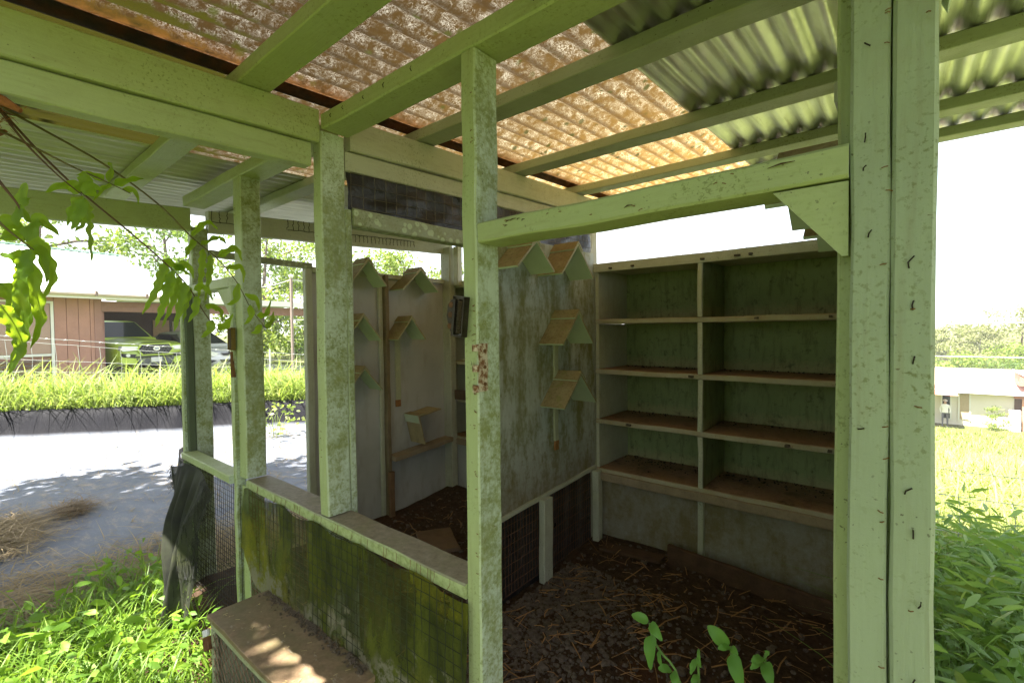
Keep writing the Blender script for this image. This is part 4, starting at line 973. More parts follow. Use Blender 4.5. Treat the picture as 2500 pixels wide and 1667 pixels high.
# ------------------------------------------------------------------ weed mat and its rolled edge
def berm_x(y): return -9.3+.78*max(-.6, min(y, 4.6))+.10*mnoise.noise(Vector((y*.8, 0, 4)))
def sheet_z(x, y):
    xe = berm_x(y); t = max(0, min(1, (xe-x)/.42)); rise = t*t*(3-2*t)*.36
    z = -.035+rise+.010*mnoise.noise(Vector((x*1.1, y*1.1, 0)))+.006*mnoise.noise(Vector((x*5, y*1.6, 2)))
    if 0 < t < 1.0: z += .09*mnoise.noise(Vector((x*3.2+y*1.6, y*1.2, 8)))*math.sin(t*math.pi)+.045*math.sin((x*.9+y)*6+3*mnoise.noise(Vector((x*2, y*1.3, 1))))*math.sin(t*math.pi)
    return z
def edge_near(y): return -3.42+.35*mnoise.noise(Vector((y*.9, 2, 0)))-.25*max(0, .6-y)
def sheet_mat():
    s = NT('weed_mat'); X = s.xyz(); n = s.noise(1.6, 6, .65); st = s.noise(5, 7, .7, s.map(s.pos, (.8, 2.6, 1), rot=(0, 0, .35))); f = s.noise(70, 5, .75); z = X[2]
    c = s.mix(s.ramp(n, .3, .7), (.108, .120, .148), (.145, .158, .188))
    dust = s.math('MULTIPLY', s.ramp(s.math('ADD', s.math('MULTIPLY', st, .7), s.math('MULTIPLY', f, .35)), .54, .66), s.ramp(z, .05, .0))
    c = s.mix(s.math('MULTIPLY', dust, .6), c, (.33, .27, .20))
    c = s.mix(s.ramp(z, .0, .05), c, (.009, .009, .012))
    return s.done(s.bsdf(c, s.ramp(z, .0, .05, .48, .6), 0, s.bump(s.math('ADD', st, s.math('MULTIPLY', f, .2)), .35, .01), .06))
b = MB(); b.grid(lambda u, v: (lambda y: (lambda x: (x, y, sheet_z(x, y)))(edge_near(y)+(berm_x(y)-.62-edge_near(y))*u))(-3.5+11*v), 120, 150)
tag(b.build('weed_mat', sheet_mat(), None, True), 'grey woven weed mat spread on the ground, black rolled edge behind', 'ground sheet')

# dry clippings
def clippings(name, label, n, fn, l0=.05, l1=.16, m=None, lift=.05):
    xy = np.array([fn() for _ in range(n)]); z = np.array([max(sheet_z(x, y), -.05) if x < -3.2 else hills(x, y) for x, y in xy])
    base = np.column_stack([xy, z+.004+np.abs(nr.normal(0, lift*.5, n))])
    V, F = blades(base, nr.uniform(l0, l1, n), nr.uniform(.0022, .0055, n), nr.uniform(1.5, 3.2, n), None, 3)
    h = V.reshape(n, -1, 3); h[:, :, 2] = base[:, 2:3]+(h[:, :, 2]-base[:, 2:3])*.25
    return tag(mk(name, h.reshape(-1, 3), tofaces(F), m or leafmat('dry_grass', (.20, .14, .07), (.40, .30, .17), .2, .8, 6)), label, 'clippings', kind='stuff')
clippings('dry_clippings', 'strip of dry mown grass along the near edge of the weed mat', 5200, lambda: (lambda y: (edge_near(y)+rng.gauss(.05, .22), y))(rng.uniform(-.8, 2.2)))
clippings('dry_clippings', 'heap of dry straw on the weed mat at the left edge', 1500, lambda: (-4.75+rng.gauss(0, .22), .22+rng.gauss(0, .09)))
clippings('dry_clippings', 'small brown tuft of dead grass lying on the weed mat', 420, lambda: (-4.98+rng.gauss(0, .06), .62+rng.gauss(0, .05)), .04, .11, leafmat('dead_tuft', (.10, .065, .03), (.24, .16, .08), .1, .8, 6), .08)
clippings('dry_clippings', 'thin scatter of straw over the whole weed mat', 3000, lambda: (lambda y: (rng.uniform(berm_x(y)+.2, -3.5), y))(rng.uniform(-.4, 4.5)), .02, .08, None, .004)

# ------------------------------------------------------------------ near weeds at the left
lush = leafmat('lush_grass', (.11, .22, .025), (.26, .42, .05), .5, .45, 5)
weedm = leafmat('weed_leaf', (.11, .24, .025), (.26, .44, .05), .5, .5, 5)
def near_xy(n):
    out = []
    while len(out) < n:
        x = rng.uniform(-3.55, -1.55); y = rng.uniform(-.5, .74)
        lim = -3.30+.35*mnoise.noise(Vector((y*2, 5, 0)))
        if x < lim+rng.uniform(-.15, .15): continue
        if x > -1.9 and y > .54: continue
        out.append((x, y))
    return np.array(out)
xy = near_xy(3600); n = len(xy); base = np.column_stack([xy, vz(xy)])
V1 = blades(base, nr.uniform(.10, .30, n), nr.uniform(.003, .0075, n), nr.uniform(.3, 1.3, n))
tag(mk('grass_clump', V1[0], tofaces(V1[1]), lush, None, True), 'green grass blades growing beside the crate at lower left', 'grass', kind='stuff')
xy = near_xy(1500); n = len(xy); c = np.column_stack([xy, vz(xy)+nr.uniform(.02, .20, n)]); d = nr.normal(size=(n, 3)); d[:, 2] = np.abs(d[:, 2])*.35-.05
V2 = leaves(c, d, nr.uniform(.03, .085, n), .42)
tag(mk('broadleaf_weeds', V2[0], tofaces(V2[1]), weedm, None, True), 'bright broad-leaved weeds among the grass at lower left', 'weeds', kind='stuff')

# ------------------------------------------------------------------ tall grass beyond the mat, lawn, field
tall = leafmat('tall_grass', (.15, .23, .045), (.42, .48, .16), .5, .5, 1.2, (.50, .50, .22))
n = 15000; yy = nr.uniform(-1.4, 9, n); bxx = np.array([berm_x(v) for v in yy]); off = .42+np.abs(nr.normal(0, 1.15, n)); xy = np.column_stack([bxx-off, yy]); base = np.column_stack([xy, np.where(off < 1.2, .28, .22)])
V3 = blades(base, nr.uniform(.22, .70, n)*(1-.3*(off < .7)), nr.uniform(.006, .016, n), nr.uniform(.25, 1.5, n))
n2 = 1500; y2 = nr.uniform(-1, 8, n2); xy2 = np.column_stack([np.array([berm_x(v) for v in y2])-nr.uniform(.5, 1.6, n2), y2]); V4 = blades(np.column_stack([xy2, np.full(n2, .28)]), nr.uniform(.55, .95, n2), nr.uniform(.010, .020, n2), nr.uniform(.3, 1.0, n2), None, 5)
V5 = merge([V3, V4]); tag(mk('tall_grass', V5[0], tofaces(V5[1]), tall, None, True), 'tall sunlit cane grass behind the black rolled mat edge', 'grass', kind='stuff')
n = 9000; xy = np.column_stack([nr.uniform(-16.2, -10.8, n), nr.uniform(-1, 14, n)]); V6 = blades(np.column_stack([xy, vz(xy)]), nr.uniform(.08, .28, n), nr.uniform(.006, .014, n), nr.uniform(.3, 1.2, n), None, 2)
tag(mk('lawn_grass', V6[0], tofaces(V6[1]), tall, None, True), 'sunlit rough lawn in front of the brown house', 'grass', kind='stuff')
b = MB(); b.grid(lambda u, v: (berm_x(-3.5+14*v)-.5-2.6*u, -3.5+14*v, -.06+.34*math.cos(u*math.pi*.5)**.6+.02*mnoise.noise(Vector((u*8, v*30, 0)))), 16, 60)
tag(b.build('berm', ground_mat(), None, True), kind='structure')
field_m = leafmat('field_grass', (.22, .27, .06), (.46, .48, .18), .4, .6, .5, (.40, .36, .14))
def cone_xy(n, y0, y1, pw):
    y = y0+(y1-y0)*nr.uniform(0, 1, n)**pw; x = y*nr.uniform(.0, .20, n)+nr.normal(0, .15, n); return np.column_stack([x, y])
n = 15000; xy = cone_xy(n, 3.3, 40, 1.4); V7 = blades(np.column_stack([xy, vz(xy)]), nr.uniform(.14, .42, n)*(1+xy[:, 1]*.012), nr.uniform(.004, .010, n)*(1+xy[:, 1]*.08), nr.uniform(.2, 1.4, n), None, 2)
tag(mk('field_grass', V7[0], tofaces(V7[1]), field_m, None, True), 'bright yellow-green grass field running down to the white house', 'grass', kind='stuff')
# weeds outside on the right
lance = leafmat('lance_leaf', (.13, .27, .05), (.32, .50, .14), .45, .42, 3, (.26, .34, .05))
parts = []
ns = 620; sx = nr.uniform(.04, .95, ns); sy = nr.uniform(1.35, 3.5, ns)
for x, y in zip(sx, sy):
    H = rng.uniform(.30, .62)*(1.0 if y < 3.1 else .8); k = rng.randint(7, 12); z0 = hills(x, y); a0 = rng.uniform(0, 6.28); lean = Vector((rng.uniform(-.3, .3), rng.uniform(-.3, .3), 1))
    hs = np.linspace(.12, 1, k)*H; c = np.column_stack([x+lean.x*hs, y+lean.y*hs, z0+hs]); az = a0+np.arange(k)*2.4+nr.normal(0, .3, k)
    d = np.column_stack([np.cos(az), np.sin(az), nr.uniform(.0, .75, k)]); parts.append(leaves(c, d, nr.uniform(.045, .115, k), .22, .2))
parts.append(blades(np.column_stack([sx, sy, vz(np.column_stack([sx, sy]))]), np.full(ns, .5), np.full(ns, .0022), nr.uniform(.2, .5, ns), None, 3))
n = 1500; xy = np.column_stack([nr.uniform(.0, 1.0, n), nr.uniform(1.3, 3.6, n)]); parts.append(blades(np.column_stack([xy, vz(xy)]), nr.uniform(.25, .6, n), nr.uniform(.004, .009, n), nr.uniform(.3, 1.2, n)))
V8 = merge(parts); tag(mk('lance_weeds', V8[0], tofaces(V8[1]), lance, None, True), 'dense lance-leaved green weeds outside the right post', 'weeds', kind='stuff')
n = 90; c = np.column_stack([nr.normal(-6.45, .16, n), nr.normal(2.80, .22, n), nr.uniform(.02, .42, n)]); d = nr.normal(size=(n, 3)); d[:, 2] = np.abs(d[:, 2])*.4
V9 = leaves(c, d, nr.uniform(.05, .10, n), .5); s9 = blades(np.column_stack([nr.normal(-6.45, .08, 14), nr.normal(2.80, .1, 14), np.full(14, -.03)]), nr.uniform(.3, .5, 14), np.full(14, .004), nr.uniform(.2, .5, 14), None, 3); V9 = merge([V9, s9])
tag(mk('leafy_sprig', V9[0], tofaces(V9[1]), tall, None, True), 'pale leafy sprig sprouting at the mat edge between the posts', 'weeds', kind='stuff')
# ------------------------------------------------------------------ fences
def sag(p0, p1, n, s_, jit=0.0):
    p0, p1 = Vector(p0), Vector(p1); return [p0.lerp(p1, i/n)+Vector((rng.uniform(-jit, jit), 0, -s_*4*(i/n)*(1-i/n)+rng.uniform(-jit, jit))) for i in range(n+1)]
FX = -11.9
fence = empty('wire_fence', (FX, 2, 0), 'galvanised woven wire fence with barbed top strand before the brown house', 'fence')
rows = [((FX, -1.9, 1.66), (FX, 9.5, .44)), ((FX, -1.9, 1.64), (FX, 9.5, .18)), ((FX, -1.9, 1.26), (FX, 9.5, .06)), ((FX, -1.9, .99), (FX, 9.5, .02)), ((FX, -1.9, .71), (FX, 9.5, .0))]
for i, (a, c) in enumerate(rows):
    b = MB(); b.tube(sag(a, c, 60, .06, .006), .0042, 5); sw = b.build('strand', wire_pale, fence)
    if i == 0:
        b = MB()
        for k in range(46):
            q = Vector(a).lerp(Vector(c), (k+.5)/46)-Vector((0, 0, .06*4*((k+.5)/46)*(1-(k+.5)/46))); b.tube([q+Vector((0, -.03, -.012)), q+Vector((0, .0, .006)), q+Vector((0, .03, -.012))], .006, 4)
        o = b.build('barbs', wire_pale, fence); o['kind'] = 'stuff'
b = MB()
for k in range(36):
    y = -1.8+.31*k; t = (y+1.9)/11.4; zt = 1.64+(.18-1.64)*t-.24*t*(1-t); b.tube([(FX, y, zt), (FX+.002, y+.02, zt-.3), (FX, y-.01, zt-.75)], .0038, 4)
o = b.build('stay_wires', wire_pale, fence); o['kind'] = 'stuff'
for y in (-1.9, 5.06, 9.5):
    b = MB(); zt = 1.70-.11*(y+1.9); b.tube([(FX+.04, y, -.1), (FX+.04, y, zt)], .022, 6); b.build('fence_post', simple('pale_post', (.6, .6, .57), .7), fence)
f2 = empty('wire_fence', (.6, 3.4, 0), 'thin wire fence among the weeds below the big right post', 'fence')
for z0, z1 in ((.579, .578), (.435, .463), (.242, .281)):
    b = MB(); b.tube(sag((-.6, 3.4, z0+.0), (2.2, 3.4, z1+.06), 30, .02, .003), .0022, 5); b.build('strand', wire_pale, f2)
b = MB()
for k in range(12):
    x = -.4+.2*k; b.tube([(x, 3.4, .46), (x+.01, 3.402, .36), (x-.012, 3.4, .0)], .0018, 4)
o = b.build('stay_wires', wire_pale, f2); o['kind'] = 'stuff'
for x in (-.6, 2.2):
    b = MB(); b.tube([(x, 3.42, -.2), (x, 3.42, .75)], .02, 6); b.build('fence_post', simple('pale_post', (.6, .6, .57), .7), f2)

# ------------------------------------------------------------------ brown house on the left (local x along its front, y inward)
HO = Vector((-16.59, .75, -.05)); HA = math.atan2(.98, -.2)
HR = Matrix.Translation(HO) @ Matrix.Rotation(HA, 4, 'Z')
def hobj(o_or_root): o_or_root.matrix_world = HR; return o_or_root
house = bpy.data.objects.new('brown_house', None); COL.objects.link(house); house.matrix_world = HR
tag(house, 'brown board house with pale metal roof, window and open carport', 'house')
def hmk(name, b, m, parent=house, smooth=False):
    o = mk(name, b.v, b.f, m, None, smooth); o.parent = parent; return o
def hbx(name, x0, x1, y0, y1, z0, z1, m, parent=house):
    b = MB(); b.box(x0, x1, y0, y1, z0, z1); return hmk(name, b, m, parent)
brn = simple('brown_board', (.40, .215, .17), .8, 0, .12, 3); brn2 = simple('brown_frame', (.32, .175, .145), .8, 0, .12, 3); dkb = simple('dark_carport_wall', (.085, .05, .04), .85, 0, .15, 3)
whitep = simple('white_trim', (.72, .72, .68), .5, 0, .05, 3)
def metalroof():
    s = NT('pale_metal_roof'); c = s.noise(.8, 3, .5); return s.done(s.bsdf(s.mix(c, (.55, .62, .60), (.66, .72, .70)), .4, .1))
MR = metalroof()
x = -6.0
while x < 2.05:
    x2 = min(x+.245, 2.08)
    if x2 < -1.05 or x >= 1.1: hbx('board', x+.006, x2-.006, -.02, .0, .05, 2.42, brn)
    else: hbx('board', x+.006, x2-.006, -.02, .0, 2.26, 2.42, brn); hbx('board', x+.006, x2-.006, -.02, .0, .05, .2, brn)
    x = x2
hbx('wall', -6, 2.08, .0, .14, -.3, 2.43, brn2)
hbx('corner_board', 1.93, 2.10, -.035, -.021, .0, 2.42, brn2)
win = hbx('window', -1.02, 1.08, -.05, -.022, .86, .92, whitep)
hbx('frame', -1.02, 1.08, -.05, -.022, 2.20, 2.25, whitep, win); hbx('frame', 1.03, 1.09, -.052, -.022, .2, 2.25, whitep, win); hbx('frame', -1.04, -.98, -.052, -.022, .2, 2.25, whitep, win)
def scr():
    s = NT('window_screen'); n = s.noise(.9, 4, .6); return s.done(s.bsdf(s.mix(n, (.30, .18, .14), (.42, .29, .23)), .35, 0, None, .5))
hbx('pane', -.97, 1.02, -.034, -.024, .93, 2.19, scr(), win)
for k in range(6): 
    b = MB(); z = .24+.1*k; b.lumber((-.97, -.03, z), (1.02, -.03, z), (0, .03, .028), (0, -.003, .004), 2); hmk('louvre', b, simple('louvre_brown', (.16, .12, .09), .6), win)
# main gable roof
def ribroof(name, s0, s1, yA, zA, yB, zB, m, parent):
    b = MB(); n = int((s1-s0)/.10)*2
    b.grid(lambda u, v: (s0+(s1-s0)*u, yA+(yB-yA)*v, zA+(zB-zA)*v+.010*(1 if int(round(u*n)) % 4 in (0, 1) else -1)), n, 4); return hmk(name, b, m, parent)
rf = ribroof('roof', -8, 3.8, -.52, 2.50, 3.1, 4.02, MR, house); ribroof('rear_slope', -8, 3.8, 6.6, 2.50, 3.1, 4.02, MR, rf)
hbx('fascia', -8, 3.8, -.515, -.49, 2.33, 2.475, whitep)
b = MB(); b.tube([(-8, -.56, 2.45), (3.85, -.56, 2.45)], .055, 8); hmk('gutter', b, simple('pale_gutter', (.55, .46, .40), .5))
for x in (-1.2, .6, 1.75, 2.9): hbx('gutter_strap', x, x+.05, -.63, -.5, 2.40, 2.53, simple('strap_brown', (.22, .16, .13)))
hbx('soffit', -8, 3.8, -.49, .0, 2.43, 2.455, whitep)
hbx('ridge_cap', -8, 3.82, 3.02, 3.18, 4.02, 4.05, simple('green_ridge', (.35, .52, .42), .4))
# carport
hbx('carport_beam', 2.08, 9.0, -.04, .10, 2.02, 2.30, simple('carport_beam_paint', (.26, .14, .11), .7)); hbx('carport_fascia', 3.86, 9.4, -.40, -.36, 2.33, 2.52, whitep); hbx('carport_roof', 3.86, 9.4, -.36, 6.4, 2.45, 2.50, MR)
hbx('carport_fascia', 2.1, 3.85, -.30, -.27, 2.31, 2.42, whitep)
hbx('carport_post', 5.02+3.75, 5.14+3.75, -.02, .10, -.1, 2.02, brn2); hbx('carport_post', 2.10, 2.22, .16, .30, -.1, 2.02, brn2)
hbx('back_wall', 2.08, 7.35, 6.2, 6.32, -.1, 2.45, dkb); hbx('side_wall', 2.09, 2.20, .32, 6.2, -.1, 2.42, dkb)
hbx('inner_door', 6.15, 6.75, 6.14, 6.19, 0, 1.95, simple('tan_door', (.42, .26, .15), .6)); hbx('cupboard', 6.82, 7.3, 6.05, 6.19, 0, 1.9, simple('pale_cupboard', (.40, .33, .29), .6))
hbx('carport_slab', 2.1, 9.0, -.2, 6.3, -.1, .02, simple('slab', (.30, .29, .27), .9, 0, .15, 4))
for k, z in enumerate((.45, .72, .98)): 
    o = hbx('shelf_plank', 2.22, 2.75, 2.0, 3.6, z, z+.05, simple('orange_plank', (.45, .22, .10), .7)); o.parent = None; o.matrix_world = HR; tag(o, ('lowest', 'middle', 'top')[k]+' orange-brown plank of the stack beside the green pickup', 'plank', 'planks in the carport')

# ------------------------------------------------------------------ vehicles
def vroot(name, s_, yin, label, cat, rot=0.0):
    o = bpy.data.objects.new(name, None); COL.objects.link(o)
    o.matrix_world = HR @ Matrix.Translation((s_, yin, .04)) @ Matrix.Rotation(rot, 4, 'Z'); return tag(o, label, cat)
def carpaint(name, col):
    s = NT(name); nd = s.n('ShaderNodeBsdfPrincipled'); s.set(nd.inputs['Base Color'], col); nd.inputs['Roughness'].default_value = .28; nd.inputs['Coat Weight'].default_value = .8; nd.inputs['Coat Roughness'].default_value = .06
    return s.done(nd.outputs[0])
def glassm():
    s = NT('car_glass'); return s.done(s.bsdf((.012, .02, .018), .08, 0, None, .22))
GL = glassm(); blackp = simple('black_trim', (.02, .02, .022), .5); chrome = simple('chrome', (.75, .76, .78), .18, .9, .03); lampm = simple('lamp_lens', (.70, .73, .76), .12, .3, .05); rub = simple('tyre_rubber', (.02, .02, .02), .85)
def loft(secs, m, name, parent, smooth=True):
    """secs: list of (y, [(x,z)...]) closed profiles"""
    b = MB(); k = len(secs[0][1]); vs = []; fs = []
    for y, pr in secs: vs += [(x, y, z) for x, z in pr]
    for i in range(len(secs)-1):
        for j in range(k): fs.append((i*k+j, i*k+(j+1) % k, (i+1)*k+(j+1) % k, (i+1)*k+j))
    fs.append(tuple(range(k-1, -1, -1))); fs.append(tuple((len(secs)-1)*k+j for j in range(k)))
    b.add(vs, fs); o = hmk(name, b, m, parent, smooth)
    return o
def rrect(w_, z0, z1, r, shoulder=None):
    """symmetric rounded profile half-width w_, bottom z0, top z1"""
    pts = []
    for cx, cz, a0 in ((w_-r, z1-r, 0), (-w_+r, z1-r, 90), (-w_+r, z0+r, 180), (w_-r, z0+r, 270)):
        for a in (0, 30, 60, 90): pts.append((cx+r*math.cos(R(a0+a)), cz+r*math.sin(R(a0+a))))
    return pts
def wheel(parent, x, y, r, wd):
    b = MB(); b.tube([(x-wd/2, y, r), (x-wd/2+.03, y, r), (x+wd/2-.03, y, r), (x+wd/2, y, r)], [r*.9, r, r, r*.9], 20); t = hmk('tyre', b, rub, parent)
    sgn = 1 if x > 0 else -1; b = MB(); b.tube([(x+sgn*(wd/2-.02), y, r), (x+sgn*(wd/2+.012), y, r)], [r*.62, r*.55], 14); hmk('rim', b, chrome, t)
def disc(cx, cz, rx, rz, y0, y1, n=16): 
    b = MB(); b.prism([(cx+rx*math.cos(2*math.pi*k/n), 0, cz+rz*math.sin(2*math.pi*k/n)) for k in range(n)], (0, y0, 0), (0, y1, 0)); return b
def poly(pts, y0, y1): b = MB(); b.prism([(x, 0, z) for x, z in pts], (0, y0, 0), (0, y1, 0)); return b
GRN = carpaint('pickup_paint', (.42, .56, .06))
tk = vroot('pickup_truck', 3.42, .02, 'green pickup truck parked nose out in the carport', 'truck', R(5))
loft([(.10, rrect(.80, .52, .98, .10)), (.22, rrect(.92, .48, 1.06, .12)), (.60, rrect(.94, .42, 1.12, .14)), (1.55, rrect(.95, .42, 1.17, .14)), (3.3, rrect(.95, .42, 1.16, .12)), (5.3, rrect(.94, .45, 1.15, .10))], GRN, 'body', tk)
b = MB(); b.grid(lambda u, v: ((-.78+1.56*u), .16+1.40*v, 1.05+.135*v**.5+.035*math.sin(math.pi*u)+.02*(abs(u-.5) < .22)), 16, 8); hmk('bonnet', b, GRN, tk, True)
loft([(1.50, rrect(.84, 1.05, 1.18, .05)), (2.20, rrect(.70, 1.10, 1.76, .14)), (2.6, rrect(.70, 1.10, 1.80, .16)), (3.55, rrect(.70, 1.10, 1.78, .16)), (3.95, rrect(.80, 1.05, 1.2, .05))], GRN, 'cab', tk)
b = MB(); b.add([(-.73, 1.57, 1.262), (.73, 1.57, 1.262), (.57, 2.14, 1.738), (-.57, 2.14, 1.738)], [(0, 1, 2, 3)]); hmk('windscreen', b, GL, tk)
for sg in (-1, 1):
    b = MB(); b.add([(sg*.835, 1.85, 1.17), (sg*.835, 2.75, 1.17), (sg*.722, 2.75, 1.66), (sg*.722, 2.25, 1.66)], [(0, 1, 2, 3)]); hmk('side_window', b, GL, tk)
    b = MB(); b.add([(sg*.835, 2.80, 1.17), (sg*.835, 3.55, 1.17), (sg*.722, 3.42, 1.66), (sg*.722, 2.80, 1.66)], [(0, 1, 2, 3)]); hmk('side_window', b, GL, tk)
    loft([(1.80, [(sg*(.93+.10*math.cos(a)), 1.17+.075*math.sin(a)) for a in [2*math.pi*k/10 for k in range(10)]]), (1.92, [(sg*(.93+.085*math.cos(a)), 1.17+.065*math.sin(a)) for a in [2*math.pi*k/10 for k in range(10)]])], GRN, 'mirror', tk)
    hmk('headlight', poly([(sg*.47, .99), (sg*.88, 1.01), (sg*.91, .90), (sg*.86, .86), (sg*.50, .88)], .045, .20), lampm, tk)
    b = poly([(sg*.50, .76), (sg*.86, .80), (sg*.86, .69), (sg*.60, .66)], .05, .14); hmk('fog_surround', b, blackp, tk); hmk('fog_light', disc(sg*.74, .74, .055, .045, .02, .06), lampm, tk)
    hmk('bumper_corner', poly([(sg*.44, .66), (sg*.90, .71), (sg*.91, .52), (sg*.55, .46)], .055, .2), GRN, tk)
    wheel(tk, sg*.82, 1.0, .38, .26); wheel(tk, sg*.82, 4.3, .38, .26)
hexa = [(-.46, .90), (-.36, 1.04), (.36, 1.04), (.46, .90), (.34, .76), (-.34, .76)]
hmk('grille_surround', poly([(x*1.12, .90+(z-.90)*1.22) for x, z in hexa], .04, .15), GRN, tk)
gr = hmk('grille', poly(hexa, .020, .06), blackp, tk)
b = MB()
for r_ in range(4):
    for c_ in range(9):
        x = -.36+.09*c_+(.045 if r_ % 2 else 0); z = .80+.062*r_
        if abs(x) < .43-abs(z-.9)*.7: b.tube([(x-.038, .017, z), (x, .014, z+.02), (x+.038, .017, z)], .007, 4)
hmk('grille_bars', b, simple('grey_bar', (.30, .31, .32), .4, .5), gr)
em = hmk('emblem', disc(0, .92, .095, .065, -.005, .02), chrome, gr); hmk('emblem_ring', disc(0, .92, .07, .042, -.009, -.004), simple('emblem_grey', (.35, .38, .45), .3, .5), em)
hmk('lower_bumper', poly([(-.52, .64), (.52, .64), (.44, .46), (-.44, .46)], .03, .15), simple('bumper_grey', (.10, .105, .11), .5), tk); hmk('licence_plate', poly([(-.15, .66), (.15, .66), (.15, .52), (-.15, .52)], .005, .03), simple('plate_white', (.62, .62, .62), .5), tk)
hmk('skid_strip', poly([(-.62, .70), (.62, .70), (.58, .655), (-.58, .655)], .04, .15), blackp, tk)
WHT = carpaint('white_car_paint', (.74, .75, .77))
car = vroot('white_car', 5.95, .5, 'white saloon car parked to the right of the green pickup', 'car', R(3))
loft([(.05, rrect(.70, .32, .62, .10)), (.25, rrect(.82, .25, .72, .14)), (.9, rrect(.86, .22, .84, .16)), (1.3, rrect(.87, .22, .90, .14)), (3.6, rrect(.87, .22, .92, .14)), (4.45, rrect(.80, .28, .88, .14))], WHT, 'body', car)
loft([(1.20, rrect(.78, .80, .92, .05)), (1.95, rrect(.62, .85, 1.38, .14)), (2.5, rrect(.62, .85, 1.44, .16)), (3.2, rrect(.62, .85, 1.40, .16)), (4.0, rrect(.74, .8, .92, .05))], WHT, 'cabin', car)
b = MB(); b.add([(-.69, 1.26, .980), (.69, 1.26, .980), (.52, 1.88, 1.362), (-.52, 1.88, 1.362)], [(0, 1, 2, 3)]); hmk('windscreen', b, GL, car)
for sg in (-1, 1):
    b = MB(); b.add([(sg*.775, 1.55, .92), (sg*.775, 3.5, .92), (sg*.64, 3.1, 1.33), (sg*.64, 1.98, 1.33)], [(0, 1, 2, 3)]); hmk('side_window', b, GL, car)
    hmk('headlight', poly([(sg*.42, .66), (sg*.72, .74), (sg*.80, .62), (sg*.60, .56)], .02, .25), lampm, car); hmk('fog_recess', poly([(sg*.50, .42), (sg*.72, .46), (sg*.70, .34)], .01, .2), blackp, car)
    wheel(car, sg*.75, .85, .31, .2); wheel(car, sg*.75, 3.5, .31, .2)
hmk('upper_grille', poly([(-.32, .66), (.32, .66), (.26, .58), (-.26, .58)], .0, .2), blackp, car); hmk('lower_intake', poly([(-.38, .44), (.38, .44), (.32, .34), (-.32, .34)], .0, .2), blackp, car); hmk('emblem', disc(0, .70, .05, .035, .0, .1), chrome, car)

# service pole and wires
sp = empty('service_pole', (-15.0, 7.1, 0), 'slim brown service pole with insulator, seen beyond the carport', 'pole')
b = MB(); b.tube([(-15.0, 7.1, -.1), (-15.0, 7.1, 3.05)], .045, 8); b.build('pole', simple('grey_brown_pole', (.24, .19, .165), .8), sp)
b = MB(); b.tube([(-15.0, 7.1, 3.05), (-15.0, 7.1, 3.12), (-15.0, 7.1, 3.16)], [.05, .08, .03], 10); b.build('insulator', whitep, sp)
for (p1, zz) in (((-15.6, 16, 2.75), 3.0), ((-18, 6.4, 2.9), 3.0), ((-15, 17, 1.75), 1.75), ((-15, 17, 1.55), 1.55)):
    b = MB(); b.tube(sag((-15.0, 7.1, zz), p1, 16, .12), .012, 5); b.build('wire', wire_pale, sp)
b = MB(); b.lumber((-14.9, 7.6, 1.75), (-14.7, 11.5, 1.72), (.05, 0, 0), (0, 0, .06), 4); b2 = b
# ------------------------------------------------------------------ white house on the right, downhill
wh = empty('white_house', (4, 43, hills(4, 43)), 'white walled house with pale roof below the field at right', 'house')
ZG = -5.25; wall_w = simple('white_wall', (.70, .66, .58), .8, 0, .05, 1.5); roof_w = simple('pale_roof', (.62, .50, .42), .8, 0, .08, 1.5)
def pb(name, x0, x1, y0, y1, z0, z1, m, parent=wh): b = MB(); b.box(x0, x1, y0, y1, z0, z1); return b.build(name, m, parent)
pb('wall', -8, 13, 43, 51, ZG-.6, ZG+2.32, wall_w)
b = MB(); b.add([(-8.6, 42.3, ZG+2.3), (13.6, 42.3, ZG+2.3), (13.6, 47, ZG+3.45), (-8.6, 47, ZG+3.45), (13.6, 51.7, ZG+2.3), (-8.6, 51.7, ZG+2.3)], [(0, 1, 2, 3), (3, 2, 4, 5)]); rw = b.build('roof', roof_w, wh)
pb('fascia', -8.6, 13.6, 42.26, 42.32, ZG+2.16, ZG+2.33, whitep)
b = MB(); b.add([(-3.2, 40.4, ZG+2.15), (2.35, 40.4, ZG+2.15), (2.35, 42.9, ZG+2.30), (-.4, 42.6, ZG+3.0), (-3.2, 42.9, ZG+2.3)], [(0, 1, 3), (1, 2, 3), (0, 3, 4)]); b.build('porch_roof', simple('tile_roof', (.40, .18, .13), .8), wh)
for x0, x1 in ((1.70, 2.08), (2.55, 3.0)):
    w_ = pb('window', x0, x1, 42.93, 42.985, ZG+.35, ZG+2.0, GL if x0 < 2 else simple('curtain', (.42, .33, .20), .7)); pb('frame', x0-.08, x0-.002, 42.9, 42.99, ZG+.3, ZG+2.05, whitep, w_); pb('frame', x1+.002, x1+.08, 42.9, 42.99, ZG+.3, ZG+2.05, whitep, w_)
rec = pb('porch_opening', 5.05, 8.6, 42.9, 42.985, ZG+.2, ZG+2.05, simple('porch_dark', (.10, .06, .04), .8)); pb('porch_beam', 5.0, 8.7, 42.6, 42.88, ZG+1.95, ZG+2.1, simple('tile_roof', (.40, .18, .13)), rec); pb('porch_post', 5.35, 5.5, 42.6, 42.75, ZG-.2, ZG+1.95, simple('porch_post_paint', (.5, .28, .18)), rec)
pb('porch_screen', 4.75, 5.25, 42.2, 42.5, ZG-.5, ZG+1.25, wall_w)
b = MB(); b.prism([(5.2, 42.4, ZG+2.75), (6.2, 42.4, ZG+2.75), (5.2, 42.4, ZG+3.5)], (0, 0, 0), (0, 2.0, 0)); b.build('dormer', simple('tile_roof', (.40, .18, .13)), wh)
